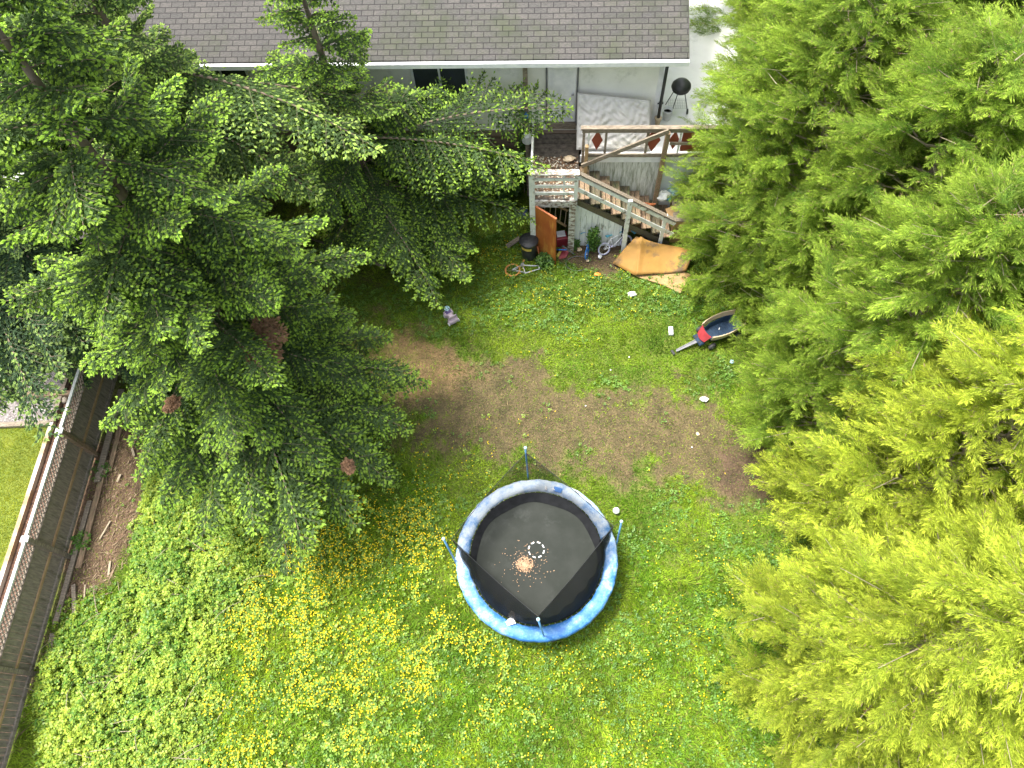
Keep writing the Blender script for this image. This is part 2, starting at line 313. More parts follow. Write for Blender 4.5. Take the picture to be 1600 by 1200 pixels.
# ------------------------------------------------------------ ground
def make_ground():
    def ax(lo, hi, st_): 
        f = np.arange(lo, hi + 1e-6, st_); d = np.array([.5, 1.5, 4, 12, 40, 120, 400]); return np.concatenate([lo - d[::-1], f, hi + d])
    xs, ys = ax(-14, 13, .06), ax(-3, 22, .06); X, Y = np.meshgrid(xs, ys); x, y = X.ravel(), Y.ravel()
    inn = (np.abs(x) < 15) & (y > -4) & (y < 23)
    z = np.where(inn, GZ(x, y), 0)
    V = np.stack([x, y, z], 1).astype(np.float32); nx, ny = len(xs), len(ys)
    i, j = np.meshgrid(np.arange(nx - 1), np.arange(ny - 1)); a = (j * nx + i).ravel()
    F = np.stack([a, a + 1, a + nx + 1, a + nx], 1).astype(np.int32)
    me = bpy.data.meshes.new('ground'); me.vertices.add(len(V)); me.vertices.foreach_set('co', V.ravel())
    me.loops.add(F.size); me.loops.foreach_set('vertex_index', F.ravel()); me.polygons.add(len(F)); me.polygons.foreach_set('loop_start', np.arange(len(F), dtype=np.int32) * 4)
    b = bare(x, y); red = sstep(poly_sd(x, y, REDB) + (fbm(x, y, 1.1, 4) - .5) * 1.5, -.2, .6); dk = sstep(poly_sd(x, y, DARKB), -.3, .4); fb = sstep(poly_sd(x, y, FENCEB), -.1, .2)
    soil = np.array([.104, .076, .050]) * np.ones((len(x), 1))
    soil = soil * (1 - red[:, None]) + np.array([.165, .105, .062]) * red[:, None]
    soil = soil * (1 - dk[:, None]) + np.array([.088, .062, .044]) * dk[:, None]
    soil = soil * (1 - fb[:, None]) + np.array([.125, .085, .058]) * fb[:, None]
    thatch = np.array([.10, .14, .025]) * np.ones((len(x), 1))
    col = thatch * (1 - b[:, None]) + soil * b[:, None]
    at = me.attributes.new('tint', 'FLOAT_COLOR', 'POINT'); at.data.foreach_set('color', np.concatenate([col, np.ones((len(x), 1))], 1).astype(np.float32).ravel())
    me.update(calc_edges=True)
    m = bpy.data.materials.new('soil_and_thatch'); m.use_nodes = True; nt = m.node_tree; bs = nt.nodes['Principled BSDF']
    a_ = nt.nodes.new('ShaderNodeAttribute'); a_.attribute_name = 'tint'; v = coords(nt)
    f1 = noise(nt, v, 22, 8, .75); g1 = ramp(nt, f1, [(.30, (.35, .33, .30)), (.5, (1, 1, 1)), (.70, (1.9, 1.8, 1.6))])
    c = mixc(nt, 1., a_.outputs['Color'], g1, 'MULTIPLY')
    f2 = noise(nt, v, 2.2, 8, .7); g2 = ramp(nt, f2, [(.35, (.62, .68, .62)), (.65, (1.25, 1.2, 1.15))]); c = mixc(nt, 1., c, g2, 'MULTIPLY')
    nt.links.new(c, bs.inputs['Base Color']); bs.inputs['Roughness'].default_value = .95; bs.inputs['Specular IOR Level'].default_value = .15
    bp = nt.nodes.new('ShaderNodeBump'); bp.inputs['Strength'].default_value = .9; bp.inputs['Distance'].default_value = .03
    nt.links.new(f1, bp.inputs['Height']); nt.links.new(bp.outputs[0], bs.inputs['Normal'])
    me.materials.append(m); o = bpy.data.objects.new('ground', me); C.objects.link(o); o['kind'] = 'structure'
make_ground()

TR_C = P(838, 868, .8)                             # trampoline centre
def free_of(x, y):                                  # where nothing grows
    s_ = (x - HO[0]) * HU[0] + (y - HO[1]) * HU[1]; t_ = (x - HO[0]) * HV[0] + (y - HO[1]) * HV[1]
    k = ~((t_ > .02) & (s_ > -.15)) & ~(t_ > 2.75)
    d = FENCEC - FENCEA; d = d / np.linalg.norm(d); side = (x - FENCEA[0]) * d[1] - (y - FENCEA[1]) * d[0]
    return k & (side > .12)
def scatter(n, x0, x1, y0, y1): return RNG.uniform(x0, x1, n), RNG.uniform(y0, y1, n)

def make_grass():
    n = 620000; x, y = scatter(n, -11.5, 10, -2.6, 16.3)
    b = bare(x, y); clump = fbm(x, y, 5, 21); lush = sstep(poly_sd(x, y, LUSH) + (fbm(x, y, 1, 31) - .5) * 1.5, -.4, .8)
    keep = RNG.random(n) < np.clip(1.02 - b * 1.08 + (clump - .5) * .9 * b, .17, 1) * (.55 + .7 * clump)
    keep &= free_of(x, y) & (((x - TR_C[0]) ** 2 + (y - TR_C[1]) ** 2) > 1.2 ** 2)
    x, y, b, lush = x[keep], y[keep], b[keep], lush[keep]; n = len(x)
    tuft = fbm(x, y, 2.2, 40)
    ln = (.05 + .035 * RNG.random(n) + .075 * lush * RNG.random(n) + .05 * sstep(tuft, .55, .75)) * (1 - .45 * b)
    az = RNG.uniform(0, 2 * np.pi, n) ; az = az * .5 + (vnoise(x, y, 3, 50) * 4 * np.pi) * .5
    el = RNG.uniform(.12, .95, n); D = np.stack([np.cos(az) * np.cos(el), np.sin(az) * np.cos(el), np.sin(el)], 1)
    B = np.stack([x, y, GZ(x, y) - .002], 1); N = nrm(np.stack([-np.cos(az) * np.sin(el), -np.sin(az) * np.sin(el), np.cos(el)], 1) + RNG.normal(0, .25, (n, 3)))
    V = rhombi(B, D, N, ln * 1.35, .010 + .009 * RNG.random(n) + .006 * lush)
    c0 = np.array([.13, .27, .018]); c1 = np.array([.34, .47, .030]); cy = np.array([.34, .32, .09]); cd = np.array([.07, .17, .018])
    k = np.clip(fbm(x, y, 1.1, 60) * 1.5 - .35 + RNG.normal(0, .22, n), 0, 1)[:, None]
    T = c0 * (1 - k) + c1 * k
    k2 = (sstep(fbm(x, y, .7, 70), .5, .7) * .5)[:, None]; T = T * (1 - k2) + cd * k2
    dry = (RNG.random(n) < .05 + .30 * b)[:, None]; T = np.where(dry, cy * RNG.uniform(.5, 1.1, (n, 1)), T)
    T = T * RNG.uniform(.45, 1.3, (n, 1))
    o = np_obj('grass', V, 4, T, 'grass'); o['kind'] = 'stuff'; tag(o, 'short and long green grass blades covering the yard around the trampoline', 'grass')
make_grass()

def leafcluster(x, y, z, nl, size, tintf, spread=.03, tilt=.6, ratio=.75):
    """nl leaves per plant centre"""
    n = len(x); az = (RNG.uniform(0, 2 * np.pi, (n, 1)) + np.arange(nl) * 2 * np.pi / nl + RNG.normal(0, .3, (n, nl))).ravel()
    X = np.repeat(x, nl); Y = np.repeat(y, nl); Z = np.repeat(z, nl); el = RNG.normal(.1, tilt * .5, n * nl)
    D = np.stack([np.cos(az) * np.cos(el), np.sin(az) * np.cos(el), np.sin(el)], 1)
    B = np.stack([X, Y, Z], 1) + D * spread * RNG.random((n * nl, 1)); N = nrm(np.stack([RNG.normal(0, tilt * .6, n * nl), RNG.normal(0, tilt * .6, n * nl), np.ones(n * nl)], 1))
    s = np.repeat(size, nl) * RNG.uniform(.75, 1.25, n * nl)
    # six-sided leaf
    S = nrm(np.cross(D, N)); s = s[:, None]; w_ = s * ratio / 2
    V = np.stack([B, B + D * s * .3 + S * w_, B + D * s * .7 + S * w_ * .85, B + D * s, B + D * s * .7 - S * w_ * .85, B + D * s * .3 - S * w_], 1)
    return V, tintf(n * nl, X, Y)

def make_weeds():
    n = 26000; x, y = scatter(n, -11, 9, -2.6, 14.2)
    a = sstep(fbm(x, y, 1.0, 81), .50, .68) + .9 * (y > 10.5) * (x > -2.5) * sstep(fbm(x, y, .9, 85), .3, .5) + .5 * (y < 2.5)
    k = (RNG.random(n) < a * (1 - .93 * bare(x, y))) & free_of(x, y) & (((x - TR_C[0]) ** 2 + (y - TR_C[1]) ** 2) > 1.75 ** 2)
    x, y = x[k], y[k]; z = GZ(x, y) + RNG.uniform(.03, .10, len(x))
    def tf(m, X, Y):
        q = np.clip(fbm(X, Y, 2, 90) + RNG.normal(0, .2, m), 0, 1)[:, None]; return (np.array([.07, .17, .028]) * (1 - q) + np.array([.20, .36, .06]) * q)
    V, T = leafcluster(x, y, z, 5, np.full(len(x), .042), tf)
    o = np_obj('ground_cover', V, 6, T, 'leaf'); tag(o, 'low broad leaved weeds and clover growing through the lawn', 'weeds', kind='stuff')
make_weeds()

def density_px(pts):
    """sum of soft blobs: (px, py, radius m, weight)"""
    W = [(P(a, b)[:2], r, wt) for a, b, r, wt in pts]
    return lambda x, y: sum(wt * np.exp(-((x - p[0]) ** 2 + (y - p[1]) ** 2) / r ** 2) for p, r, wt in W)
FLOW = density_px([(560, 870, 1.5, 2.2), (500, 930, 1.6, 1.5), (590, 930, 1.2, .8), (620, 980, 1.6, .9), (480, 1030, 2, .8), (700, 1000, 1.5, .45), (300, 740, 1.0, .8), (350, 850, 1.1, .5), (640, 850, 1.2, .35), (640, 740, 1.1, .13),
                   (650, 1050, 1.2, .5), (950, 1080, 2, .10), (1100, 1060, 1.0, .12), (1130, 960, 1.2, .06), (830, 440, 1.2, .12), (760, 390, .8, .45), (920, 470, 1.5, .12), (760, 720, 1, .05), (1100, 880, 1.5, .04), (400, 1180, 2.5, .7), (900, 1200, 3, .15)])
def make_flowers():
    n = 80000; x, y = scatter(n, -11, 7, -2.6, 14)
    k = (RNG.random(n) < FLOW(x, y) * .75 * (.08 + 1.5 * sstep(fbm(x, y, 1.6, 101), .42, .66))) & free_of(x, y) & (((x - TR_C[0]) ** 2 + (y - TR_C[1]) ** 2) > 1.9 ** 2) & (poly_sd(x, y, FENCEB) < 0)
    x, y = x[k], y[k]; z = GZ(x, y) + RNG.uniform(.12, .26, len(x)) * np.clip(FLOW(x, y) + .3, .5, 1) + .02
    tf = lambda m, X, Y: np.array([1.0, .74, .018]) * RNG.uniform(.8, 1.0, (m, 1))
    V, T = leafcluster(x, y, z, 5, np.full(len(x), .0135), tf, .002, .5, 1.0)
    o = np_obj('buttercups', V, 6, T, 'flower'); tag(o, 'yellow buttercup flowers scattered through the long grass', 'flowers', kind='stuff')
    # broad pale-green buttercup leaves beneath
    k = RNG.random(len(x)) < .4; x2, y2 = x[k] + RNG.normal(0, .07, k.sum()), y[k] + RNG.normal(0, .07, k.sum())
    def tf2(m, X, Y): q = RNG.random((m, 1)); return np.array([.13, .26, .03]) * (1 - q) + np.array([.33, .46, .06]) * q
    V, T = leafcluster(x2, y2, GZ(x2, y2) + RNG.uniform(.05, .14, len(x2)), 5, np.full(len(x2), .05), tf2)
    o = np_obj('buttercup_leaves', V, 6, T, 'leaf'); tag(o, 'green leaves of the buttercups beneath the yellow flowers', 'leaves', kind='stuff')
make_flowers()

BRAM = wpoly([(40, 1250), (55, 1030), (90, 985), (140, 955), (175, 930), (195, 880), (200, 830), (215, 790), (235, 735), (260, 700), (330, 690), (400, 760), (430, 840), (420, 900), (360, 960), (340, 1010), (320, 1250)], .3)
def make_bramble():
    n = 40000; x, y = scatter(n, -12, -3.2, -2.6, 9)
    ex = .55 * sstep(fbm(x, y, .8, 112), .5, .62) * (x < -2.2) * (y < 4.2)
    sdv = poly_sd(x, y, BRAM) + (fbm(x, y, 1.6, 111) - .5) * 1.0
    k = (RNG.random(n) < np.maximum(sstep(sdv, -.15, .1), ex * .45)) & free_of(x - .15, y); x, y, sdv = x[k], y[k], sdv[k]
    top = (.08 + .75 * np.clip(fbm(x, y, 1.7, 115) - .22, 0, 1) * sstep(sdv, -.2, .7)); z = GZ(x, y) + top * RNG.uniform(.25, 1.15, len(x)) + .03
    def tf(m, X, Y):
        q = np.clip(fbm(X, Y, 2.5, 120) * 1.1 - .1 + RNG.normal(0, .28, m), 0, 1)[:, None]; return (np.array([.10, .24, .030]) * (1 - q) + np.array([.44, .54, .065]) * q)
    V, T = leafcluster(x, y, z, 5, RNG.uniform(.032, .062, len(x)), tf, .02, .75, .8)
    root = world_thing('bramble_thicket', 'sprawling pale green bramble thicket between the fence and the buttercups', 'shrub', tuple(P(220, 960)))
    root['kind'] = 'stuff'
    o = np_obj('leaves', V.reshape(-1, 3) - np.array(root['_off']), 6, T, 'leaf', root)
    mb = MB()
    for _ in range(90):
        i = random.randrange(len(x)); a = random.uniform(0, 6.28); p = Vector((x[i], y[i], 0)); pts = [p + Vector((math.cos(a) * t * .9, math.sin(a) * t * .9, top[i] * math.sin(t * 2.6))) for t in (0, .25, .5, .8, 1.1)]
        mb.tube(pts, .006, 4)
    mb.build('stems', 'twig', root)
make_bramble()

def make_litter():
    n = 5200; x, y = scatter(n * 4, -12.5, -8.3, -1.5, 9.5); k = (poly_sd(x, y, FENCEB) > -.15) & free_of(x, y); x, y = x[k][:n], y[k][:n]; n = len(x)
    az = np.where(RNG.random(n) < .5, RNG.normal(1.1, .5, n), RNG.uniform(0, 6.28, n)); D = np.stack([np.cos(az), np.sin(az), RNG.normal(0, .12, n)], 1)
    N = nrm(np.stack([RNG.normal(0, .3, n), RNG.normal(0, .3, n), np.ones(n)], 1)); B = np.stack([x, y, GZ(x, y) + RNG.uniform(.006, .05, n)], 1)
    ln = RNG.gamma(2, .045, n); V = rhombi(B, D, N, ln, .008 + .10 * ln * RNG.random(n)); q = RNG.random((n, 1)); 
    T = np.array([.13, .085, .055]) * (1 - q) + np.array([.38, .29, .19]) * q ** 2
    o = np_obj('wood_chips', V, 4, T, 'litter'); tag(o, 'reddish brown bark chips and splintered wood littering the ground beside the fence', 'wood chips', kind='stuff')
    n = 26000; x, y = scatter(n, -3.5, 7, 3.5, 13.5); k = RNG.random(n) < .08 + bare(x, y) * .8; k &= free_of(x, y); x, y = x[k], y[k]; n = len(x)
    az = RNG.uniform(0, 6.28, n); D = np.stack([np.cos(az), np.sin(az), RNG.normal(0, .1, n)], 1); N = np.tile([0, 0, 1.], (n, 1)) + RNG.normal(0, .2, (n, 3))
    ln = RNG.gamma(2.2, .022, n); V = rhombi(np.stack([x, y, GZ(x, y) + .012 + .02 * RNG.random(n)], 1), D, nrm(N), ln, .005 + .012 * RNG.random(n)); q = RNG.random((n, 1))
    o = np_obj('dry_straw', V, 4, (np.array([.09, .06, .035]) * (1 - q) + np.array([.30, .23, .12]) * q ** 1.5) * (1 - .45 * sstep(poly_sd(x, y, DARKB), -.3, .3))[:, None], 'litter'); tag(o, 'dry straw and dead needles scattered over the bare soil patch', 'straw', kind='stuff')
make_litter()
# ------------------------------------------------------------ conifers of the left side
def spruce_proto(Lb, rs, dens=1.0):
    r = np.random.default_rng(rs); segs = []; twigs = []
    cz = lambda u: Lb * (.10 * u - .34 * u * u + .10 * u ** 3); cy = lambda u: Lb * .05 * math.sin(u * 3 + rs)
    ax = [(u * Lb, cy(u), cz(u)) for u in np.linspace(0, 1, 9)]
    s = .12 * Lb; side = 1; step = .095 / dens
    while s < Lb * .99:
        u = s / Lb; f = min(1, (u - .05) / .3) * (1 - u) ** .75; l = min(.36 * Lb, .95) * f + .10; l *= r.uniform(.75, 1.15)
        for side in (-1, 1):
            if r.random() < .07 + .5 * max(0, .3 - u): continue
            a = math.radians(r.uniform(48, 66)); o = np.array([s, cy(u), cz(u)]); slope = (cz(min(1, u + .02)) - cz(u)) / (.02 * Lb)
            d = np.array([math.cos(a), side * math.sin(a), slope * math.cos(a) - r.uniform(.05, .5)]); d /= np.linalg.norm(d)
            p = o.copy(); twigs.append((o, o + d * l * .9)); v = .05; st_ = .062
            while v < l:
                q = o + d * v + np.array([0, 0, -.45 * v * v]); w = v / l
                for sd in (-1, 1):
                    b = math.radians(r.uniform(38, 58)) * sd; hd = np.array([d[0] * math.cos(b) - d[1] * math.sin(b), d[0] * math.sin(b) + d[1] * math.cos(b), d[2] + r.normal(0, .18)]); hd /= np.linalg.norm(hd)
                    k = 1 + int((1 - w) * l / .22 + r.random() * .9); k = min(k, 3); pp = q
                    for m in range(k):
                        new = (m == k - 1) and r.random() < .9; ln = r.uniform(.065, .09) if new else .09
                        segs.append((*pp, *hd, ln, .050 if new else .050, 1. if new else 0.)); pp = pp + hd * .06
                segs.append((*q, *d, .09, .045, 0.)); v += st_
            segs.append((*(o + d * l), *d, .085, .04, 1.))
        for b in (-.45, .1, .5): b += r.normal(0, .15); segs.append((s, cy(u) + r.normal(0, .01), cz(u) + .012, math.cos(b), math.sin(b), slope + .12, .095, .05, 1. if (u > .55 and r.random() < .5) else 0.))
        s += step * r.uniform(.8, 1.2)
    for k in range(3): b = (k - 1) * .6; segs.append((ax[-1][0], ax[-1][1], ax[-1][2], math.cos(b), math.sin(b), -.15, .10, .045, 1.))
    return np.array(segs), ax, twigs
SP = [(Lb, [spruce_proto(Lb, 10 * i + j) for j in range(2)]) for i, Lb in enumerate((.8, 1.5, 2.3, 3.2))]
def rotm(az, pitch, roll=0):
    return np.array((Matrix.Rotation(az, 3, 'Z') @ Matrix.Rotation(-pitch, 3, 'Y') @ Matrix.Rotation(roll, 3, 'X')))
def make_spruce(name, label, base, Ht, R, nb=95, zmin=1.6, feats=(), old=(.105, .175, .060), new=(.37, .56, .085), seed=1, lean=(0, 0), dead=(), deadtips=(), gap=(), cut=None):
    r = np.random.default_rng(seed); base = np.array([base[0], base[1], 0.]); lean = np.array([lean[0], lean[1], 0])
    root = world_thing(name, label, 'tree', tuple(base), 'tall conifers on the left side of the yard')
    TP = lambda z: base + lean * (z / Ht) + np.array([0, 0, z])
    tb = MB(); tb.tube([TP(z) for z in np.linspace(-.1, Ht, 14)], [max(.012, .21 * (1 - z / Ht) ** .8) * (1.35 if i == 0 else 1) for i, z in enumerate(np.linspace(0, Ht, 14))], 10)
    tb.build('trunk', 'bark', root, True)
    lim = MB(); AV = []; AT = []; DV = []; DT = []
    specs = []
    for i in range(nb):
        h = (i + r.random()) / nb; z = zmin + (Ht * .985 - zmin) * h ** 1.08; az = i * 2.39996 + r.normal(0, .3)
        if any(abs((az - g0 + math.pi) % (2 * math.pi) - math.pi) < gw and z < gz for g0, gw, gz in gap): continue
        rel = (Ht - z) / (Ht - zmin); l = R * (rel ** .72) * r.uniform(.55, 1.12) + .25
        specs.append((TP(z), az, math.radians(-8 + 34 * h + r.normal(0, 10)), l, False))
    for f in feats:
        tip = P(*f[:3]); z0 = f[3] if len(f) > 3 else f[2] + .45 * np.linalg.norm((tip - base)[:2]) * .35 + .3
        o = TP(z0); d = tip - o; l = np.linalg.norm(d); az = math.atan2(d[1], d[0]); pitch = math.asin(d[2] / l) + math.atan2(.14, 1.)
        specs.append((o, az, pitch, l * 1.0, True))
    for dx, dy, dz, dl in deadtips:
        tip = P(dx, dy, dz); ax_ = TP(dz + .3); d = nrm(tip - ax_); specs.append((tip - d * dl, math.atan2(d[1], d[0]), math.asin(d[2]) + .14, dl, 2))
    for o, az, pitch, l, ft in specs:
        k = min(range(4), key=lambda q: abs(SP[q][0] - l)); Lb, ps = SP[k]; segs, ax, tw = ps[r.integers(2)]; sc_ = l / Lb
        m = rotm(az, pitch, r.normal(0, .32)); p = segs[:, :3] * sc_; D = segs[:, 3:6]
        if cut is not None:
            pw = o + p @ m.T; kk = cut(pw); 
            if not kk.any(): continue
        else: kk = np.ones(len(p), bool)
        p = p[kk]; D = D[kk]; S_ = segs[kk]
        p = o + p @ m.T; D = nrm(D @ m.T + r.normal(0, .08, D.shape)); n = len(p)
        N = nrm(np.array([0, 0, 1.]) + r.normal(0, .35, (n, 3))); sz = S_[:, 6] * (1 + .25 * (sc_ - 1)); nw = S_[:, 8]
        g = 1.15 if ft else 1.0
        V1 = rhombi(p, D, N, sz * g, S_[:, 7] * g, .55); V2 = rhombi(p, D, nrm(np.cross(D, N)), sz * g, S_[:, 7] * .8, .5)
        q = r.uniform(.65, 1.25, (n, 1)); t = nw[:, None]; bt = r.uniform(.82, 1.15)
        isd = ft == 2 or any(abs(o[2] - dz) < .25 and abs((az - da + math.pi) % (2 * math.pi) - math.pi) < .5 for da, dz in dead)
        c = (np.array(old) * (1 - t) + np.array(new) * t * bt) * q
        if isd: c = np.array([.36, .22, .13]) * q
        (DV if isd else AV).append(np.concatenate([V1, V2])); (DT if isd else AT).append(np.concatenate([c, c]))
        pts = [o + m @ (np.array(a) * sc_) for a in ax]; lim.tube(pts, [max(.002, (.004 + .006 * l * (1 - i / 8))) for i in range(9)], 5)
        for a, b in tw:
            if r.random() < .45:
                a_, b_ = o + m @ (a * sc_), o + m @ (b * sc_)
                if cut is not None and not cut(np.array([b_]))[0]: continue
                lim.tube([a_, b_], [.004, .002], 3, cap=False)
    off = np.array(root['_off'])
    # a few bare dead twigs low inside the crown
    for _ in range(44):
        z = r.uniform(1, Ht * .6); a = r.uniform(0, 6.28); l = r.uniform(.6, 1.6); o = TP(z); pts = [o + np.array([math.cos(a) * l * u, math.sin(a) * l * u, .15 * u * l - .35 * l * u * u]) for u in (0, .3, .6, 1)]
        lim.tube(pts, [.012, .009, .006, .003], 4)
        for _k in range(5):
            u = r.uniform(.3, .9); q = o + np.array([math.cos(a) * l * u, math.sin(a) * l * u, .1 * u]); e = q + r.normal(0, .25, 3) + np.array([0, 0, -.15]); lim.tube([q, e], [.005, .002], 3)
    lim.build('branches', 'twigdark', root)
    np_obj('crown', np.concatenate(AV).reshape(-1, 3) - off, 4, np.concatenate(AT), 'spruce', root)
    if DV: np_obj('dead_needles', np.concatenate(DV).reshape(-1, 3) - off, 4, np.concatenate(DT), 'spruce', root)
    return root
make_spruce('conifer_tree', 'big dark green conifer with a dry brown bough, nearest the trampoline', (-6.0, 8.5), 13, 3.7, 120, 1.7,
            [(440, 905, 1.8), (452, 870, 2.4), (530, 840, 1.8), (585, 770, 2.0), (628, 690, 2.0), (665, 598, 2.2), (600, 650, 2.2), (610, 545, 2.4), (300, 840, 2.0), (250, 790, 2.4), (160, 660, 4.0), (205, 735, 3.2), (135, 580, 5.0), (380, 830, 2.4), (560, 570, 3), (500, 740, 3), (330, 700, 3.6), (430, 690, 3.6)], seed=3, gap=((.95, .5, 6.5), (1.2, .5, 4)), deadtips=((432, 560, 5.4, .75), (405, 565, 5.4, .7), (440, 530, 5.4, .8), (262, 640, 4.4, .35), (548, 735, 3.2, .3)))
make_spruce('conifer_tree', 'conifer between the house wall and the stairs, one bough reaching over the landing', (-3.6, 14.3), 9, 2.8, 66, 1.3,
            [(892, 208, 3.6, 3.9), (850, 262, 3.4, 4.2), (832, 345, 1.6), (745, 385, 1.5), (690, 472, 1.8), (645, 440, 1.8), (715, 165, 4.2), (725, 440, 1.2), (800, 300, 2.8)], seed=5,
            cut=lambda p: ((p - HO) @ HV < 2.45) & ~(((p - HO) @ HU > -.2) & ((p - HO) @ HV > -.1) & (p[:, 2] < 2.9)))
make_spruce('conifer_tree', 'conifer in the upper left with a long pale tipped bough over the house wall', (-7.5, 13.7), 11.5, 2.9, 85, 2.0,
            [(592, 228, 6.2, 7.0), (480, 330, 5.0), (440, 385, 4.5), (360, 330, 5), (610, 165, 5.4)], seed=8, new=(.40, .56, .13), cut=lambda p: ((p - HO) @ HV < 2.45) | (p[:, 2] > 5.9))
make_spruce('conifer_tree', 'blue green conifer beyond the fence at the left edge', (-11.6, 11.6), 11.5, 3.2, 95, 1.8,
            [(45, 690, 3.6), (30, 640, 3.8), (110, 555, 4), (125, 500, 4.6), (70, 600, 4), (0, 640, 4)], seed=13, old=(.09, .155, .075), new=(.34, .49, .14))
make_spruce('conifer_tree', 'dark conifer behind the others in the top left corner', (-10.4, 15.6), 11, 2.9, 80, 1.8, [], seed=17, cut=lambda p: ((p - HO) @ HV < 2.45) | (p[:, 2] > 5.9))
make_spruce('conifer_tree', 'conifer at the far left edge, its trunk hidden by its boughs', (-15.2, 14.2), 12, 3.3, 80, 2, [], seed=19)

# ------------------------------------------------------------ feathery golden-green hedge trees of the right side
def plume_proto(rs, Lp=.95):
    r = np.random.default_rng(rs); S = []
    cz = lambda u: Lp * (.25 * u - .42 * u * u); s = .06; 
    while s < Lp:
        u = s / Lp; l = (.30 * min(1, .35 + u * 1.5) * (1 - u) ** .6 + .05) * r.uniform(.7, 1.2)
        for sd in (-1, 1):
            a = math.radians(r.uniform(18, 42)) * sd; d = np.array([math.cos(a), math.sin(a), .05 - .6 * u + r.normal(0, .2)]); d /= np.linalg.norm(d); o = np.array([s, 0, cz(u)]); v = .0
            while v < l:
                q = o + d * v - np.array([0, 0, .35 * v * v]); w = v / l
                for s2 in (-1, 1):
                    b = math.radians(r.uniform(14, 42)) * s2; e = np.array([d[0] * math.cos(b) - d[1] * math.sin(b), d[0] * math.sin(b) + d[1] * math.cos(b), d[2] + r.normal(0, .2)])
                    e /= np.linalg.norm(e); S.append((*q, *e, r.uniform(.045, .105), .0088, min(1, (w * .5 + u * .6) ** 1.2)))
                v += .040
            S.append((*(o + d * l), *d, .09, .014, min(1, .6 + u * .5)))
        s += .052
    return np.array(S)
PL = [plume_proto(s) for s in range(4)]
def hedge_mesh(name, seed, Ht, R, old=(.095, .20, .030), new=(.38, .52, .065), nb=120, yel=0):
    r = np.random.default_rng(seed); AV = []; AT = []; lim = MB()
    for i in range(nb):
        h = (i + r.random()) / nb; z = .25 + (Ht - .3) * h; rel = max(0, 1 - h ** 2.1) ** .62; az = i * 2.39996 + r.normal(0, .25)
        rr = R * rel * r.uniform(.70, 1.10) + .12; c = np.array([math.cos(az) * rr, math.sin(az) * rr, z]); od = np.array([math.cos(az), math.sin(az), 0])
        st_ = np.array([0, 0, max(.2, z - .25 * rr - .3)]); lim.tube([st_, (st_ + c) / 2 + np.array([0, 0, -.08]), c, c + od * .35 + np.array([0, 0, .22])], [.028, .018, .010, .004], 5)
        k = 15 if rr > .7 else 11; bt = r.uniform(.78, 1.2)
        for j in range(k):
            pl = PL[r.integers(4)]; o = c + od * (r.uniform(-.55, .12) if r.random() < .8 else -r.uniform(.4, 1.1) * min(1, rr)) + r.normal(0, .17, 3) * np.array([1, 1, .8]); a2 = az + r.normal(0, .62); pit = math.radians(r.uniform(2, 48)); s_ = r.uniform(.62, 1.05)
            if j < 2: lim.tube([o - od * .25, o + rotm(a2, pit) @ np.array([.8 * s_, 0, .03])], [.009, .004], 4, cap=False)
            m = rotm(a2, pit, r.normal(0, .7)); p = o + (pl[:, :3] * s_) @ m.T; D = nrm(pl[:, 3:6] @ m.T); n = len(p)
            N = nrm(m[:, 2] + r.normal(0, .5, (n, 3))); V = rhombi(p, D, N, pl[:, 6] * (.6 + .4 * s_), pl[:, 7], .4); t = np.clip(pl[:, 8:9] * r.uniform(.7, 1.15) + r.normal(0, .1, (n, 1)), 0, 1)
            AV.append(V); AT.append(np.where(r.random((n, 1)) < .035, np.array([[.34, .25, .14]]), (np.array(old) * (1 - t) + np.array(new) * t * bt)) * r.uniform(.75, 1.25, (n, 1)))
        if r.random() < .16:                        # small reddish cone cluster at the bough end
            n = 40; p = c + od * .1 + r.normal(0, .07, (n, 3)) + np.array([0, 0, .15]); D = nrm(r.normal(0, 1, (n, 3))); AV.append(rhombi(p, D, nrm(r.normal(0, 1, (n, 3))), np.full(n, .045), np.full(n, .02))); AT.append(np.array([.30, .16, .08]) * r.uniform(.6, 1.2, (n, 1)))
    me = np_obj('crown', np.concatenate(AV), 4, np.concatenate(AT), 'cypress'); lm = lim.build('branches', 'twig')
    return me, lm
HV_ = [hedge_mesh('h', 31, 9.0, 2.05), hedge_mesh('h', 32, 8.2, 1.9), hedge_mesh('h', 33, 9.6, 2.15), hedge_mesh('h', 34, 9.2, 2.05, old=(.19, .28, .035), new=(.56, .64, .070))]
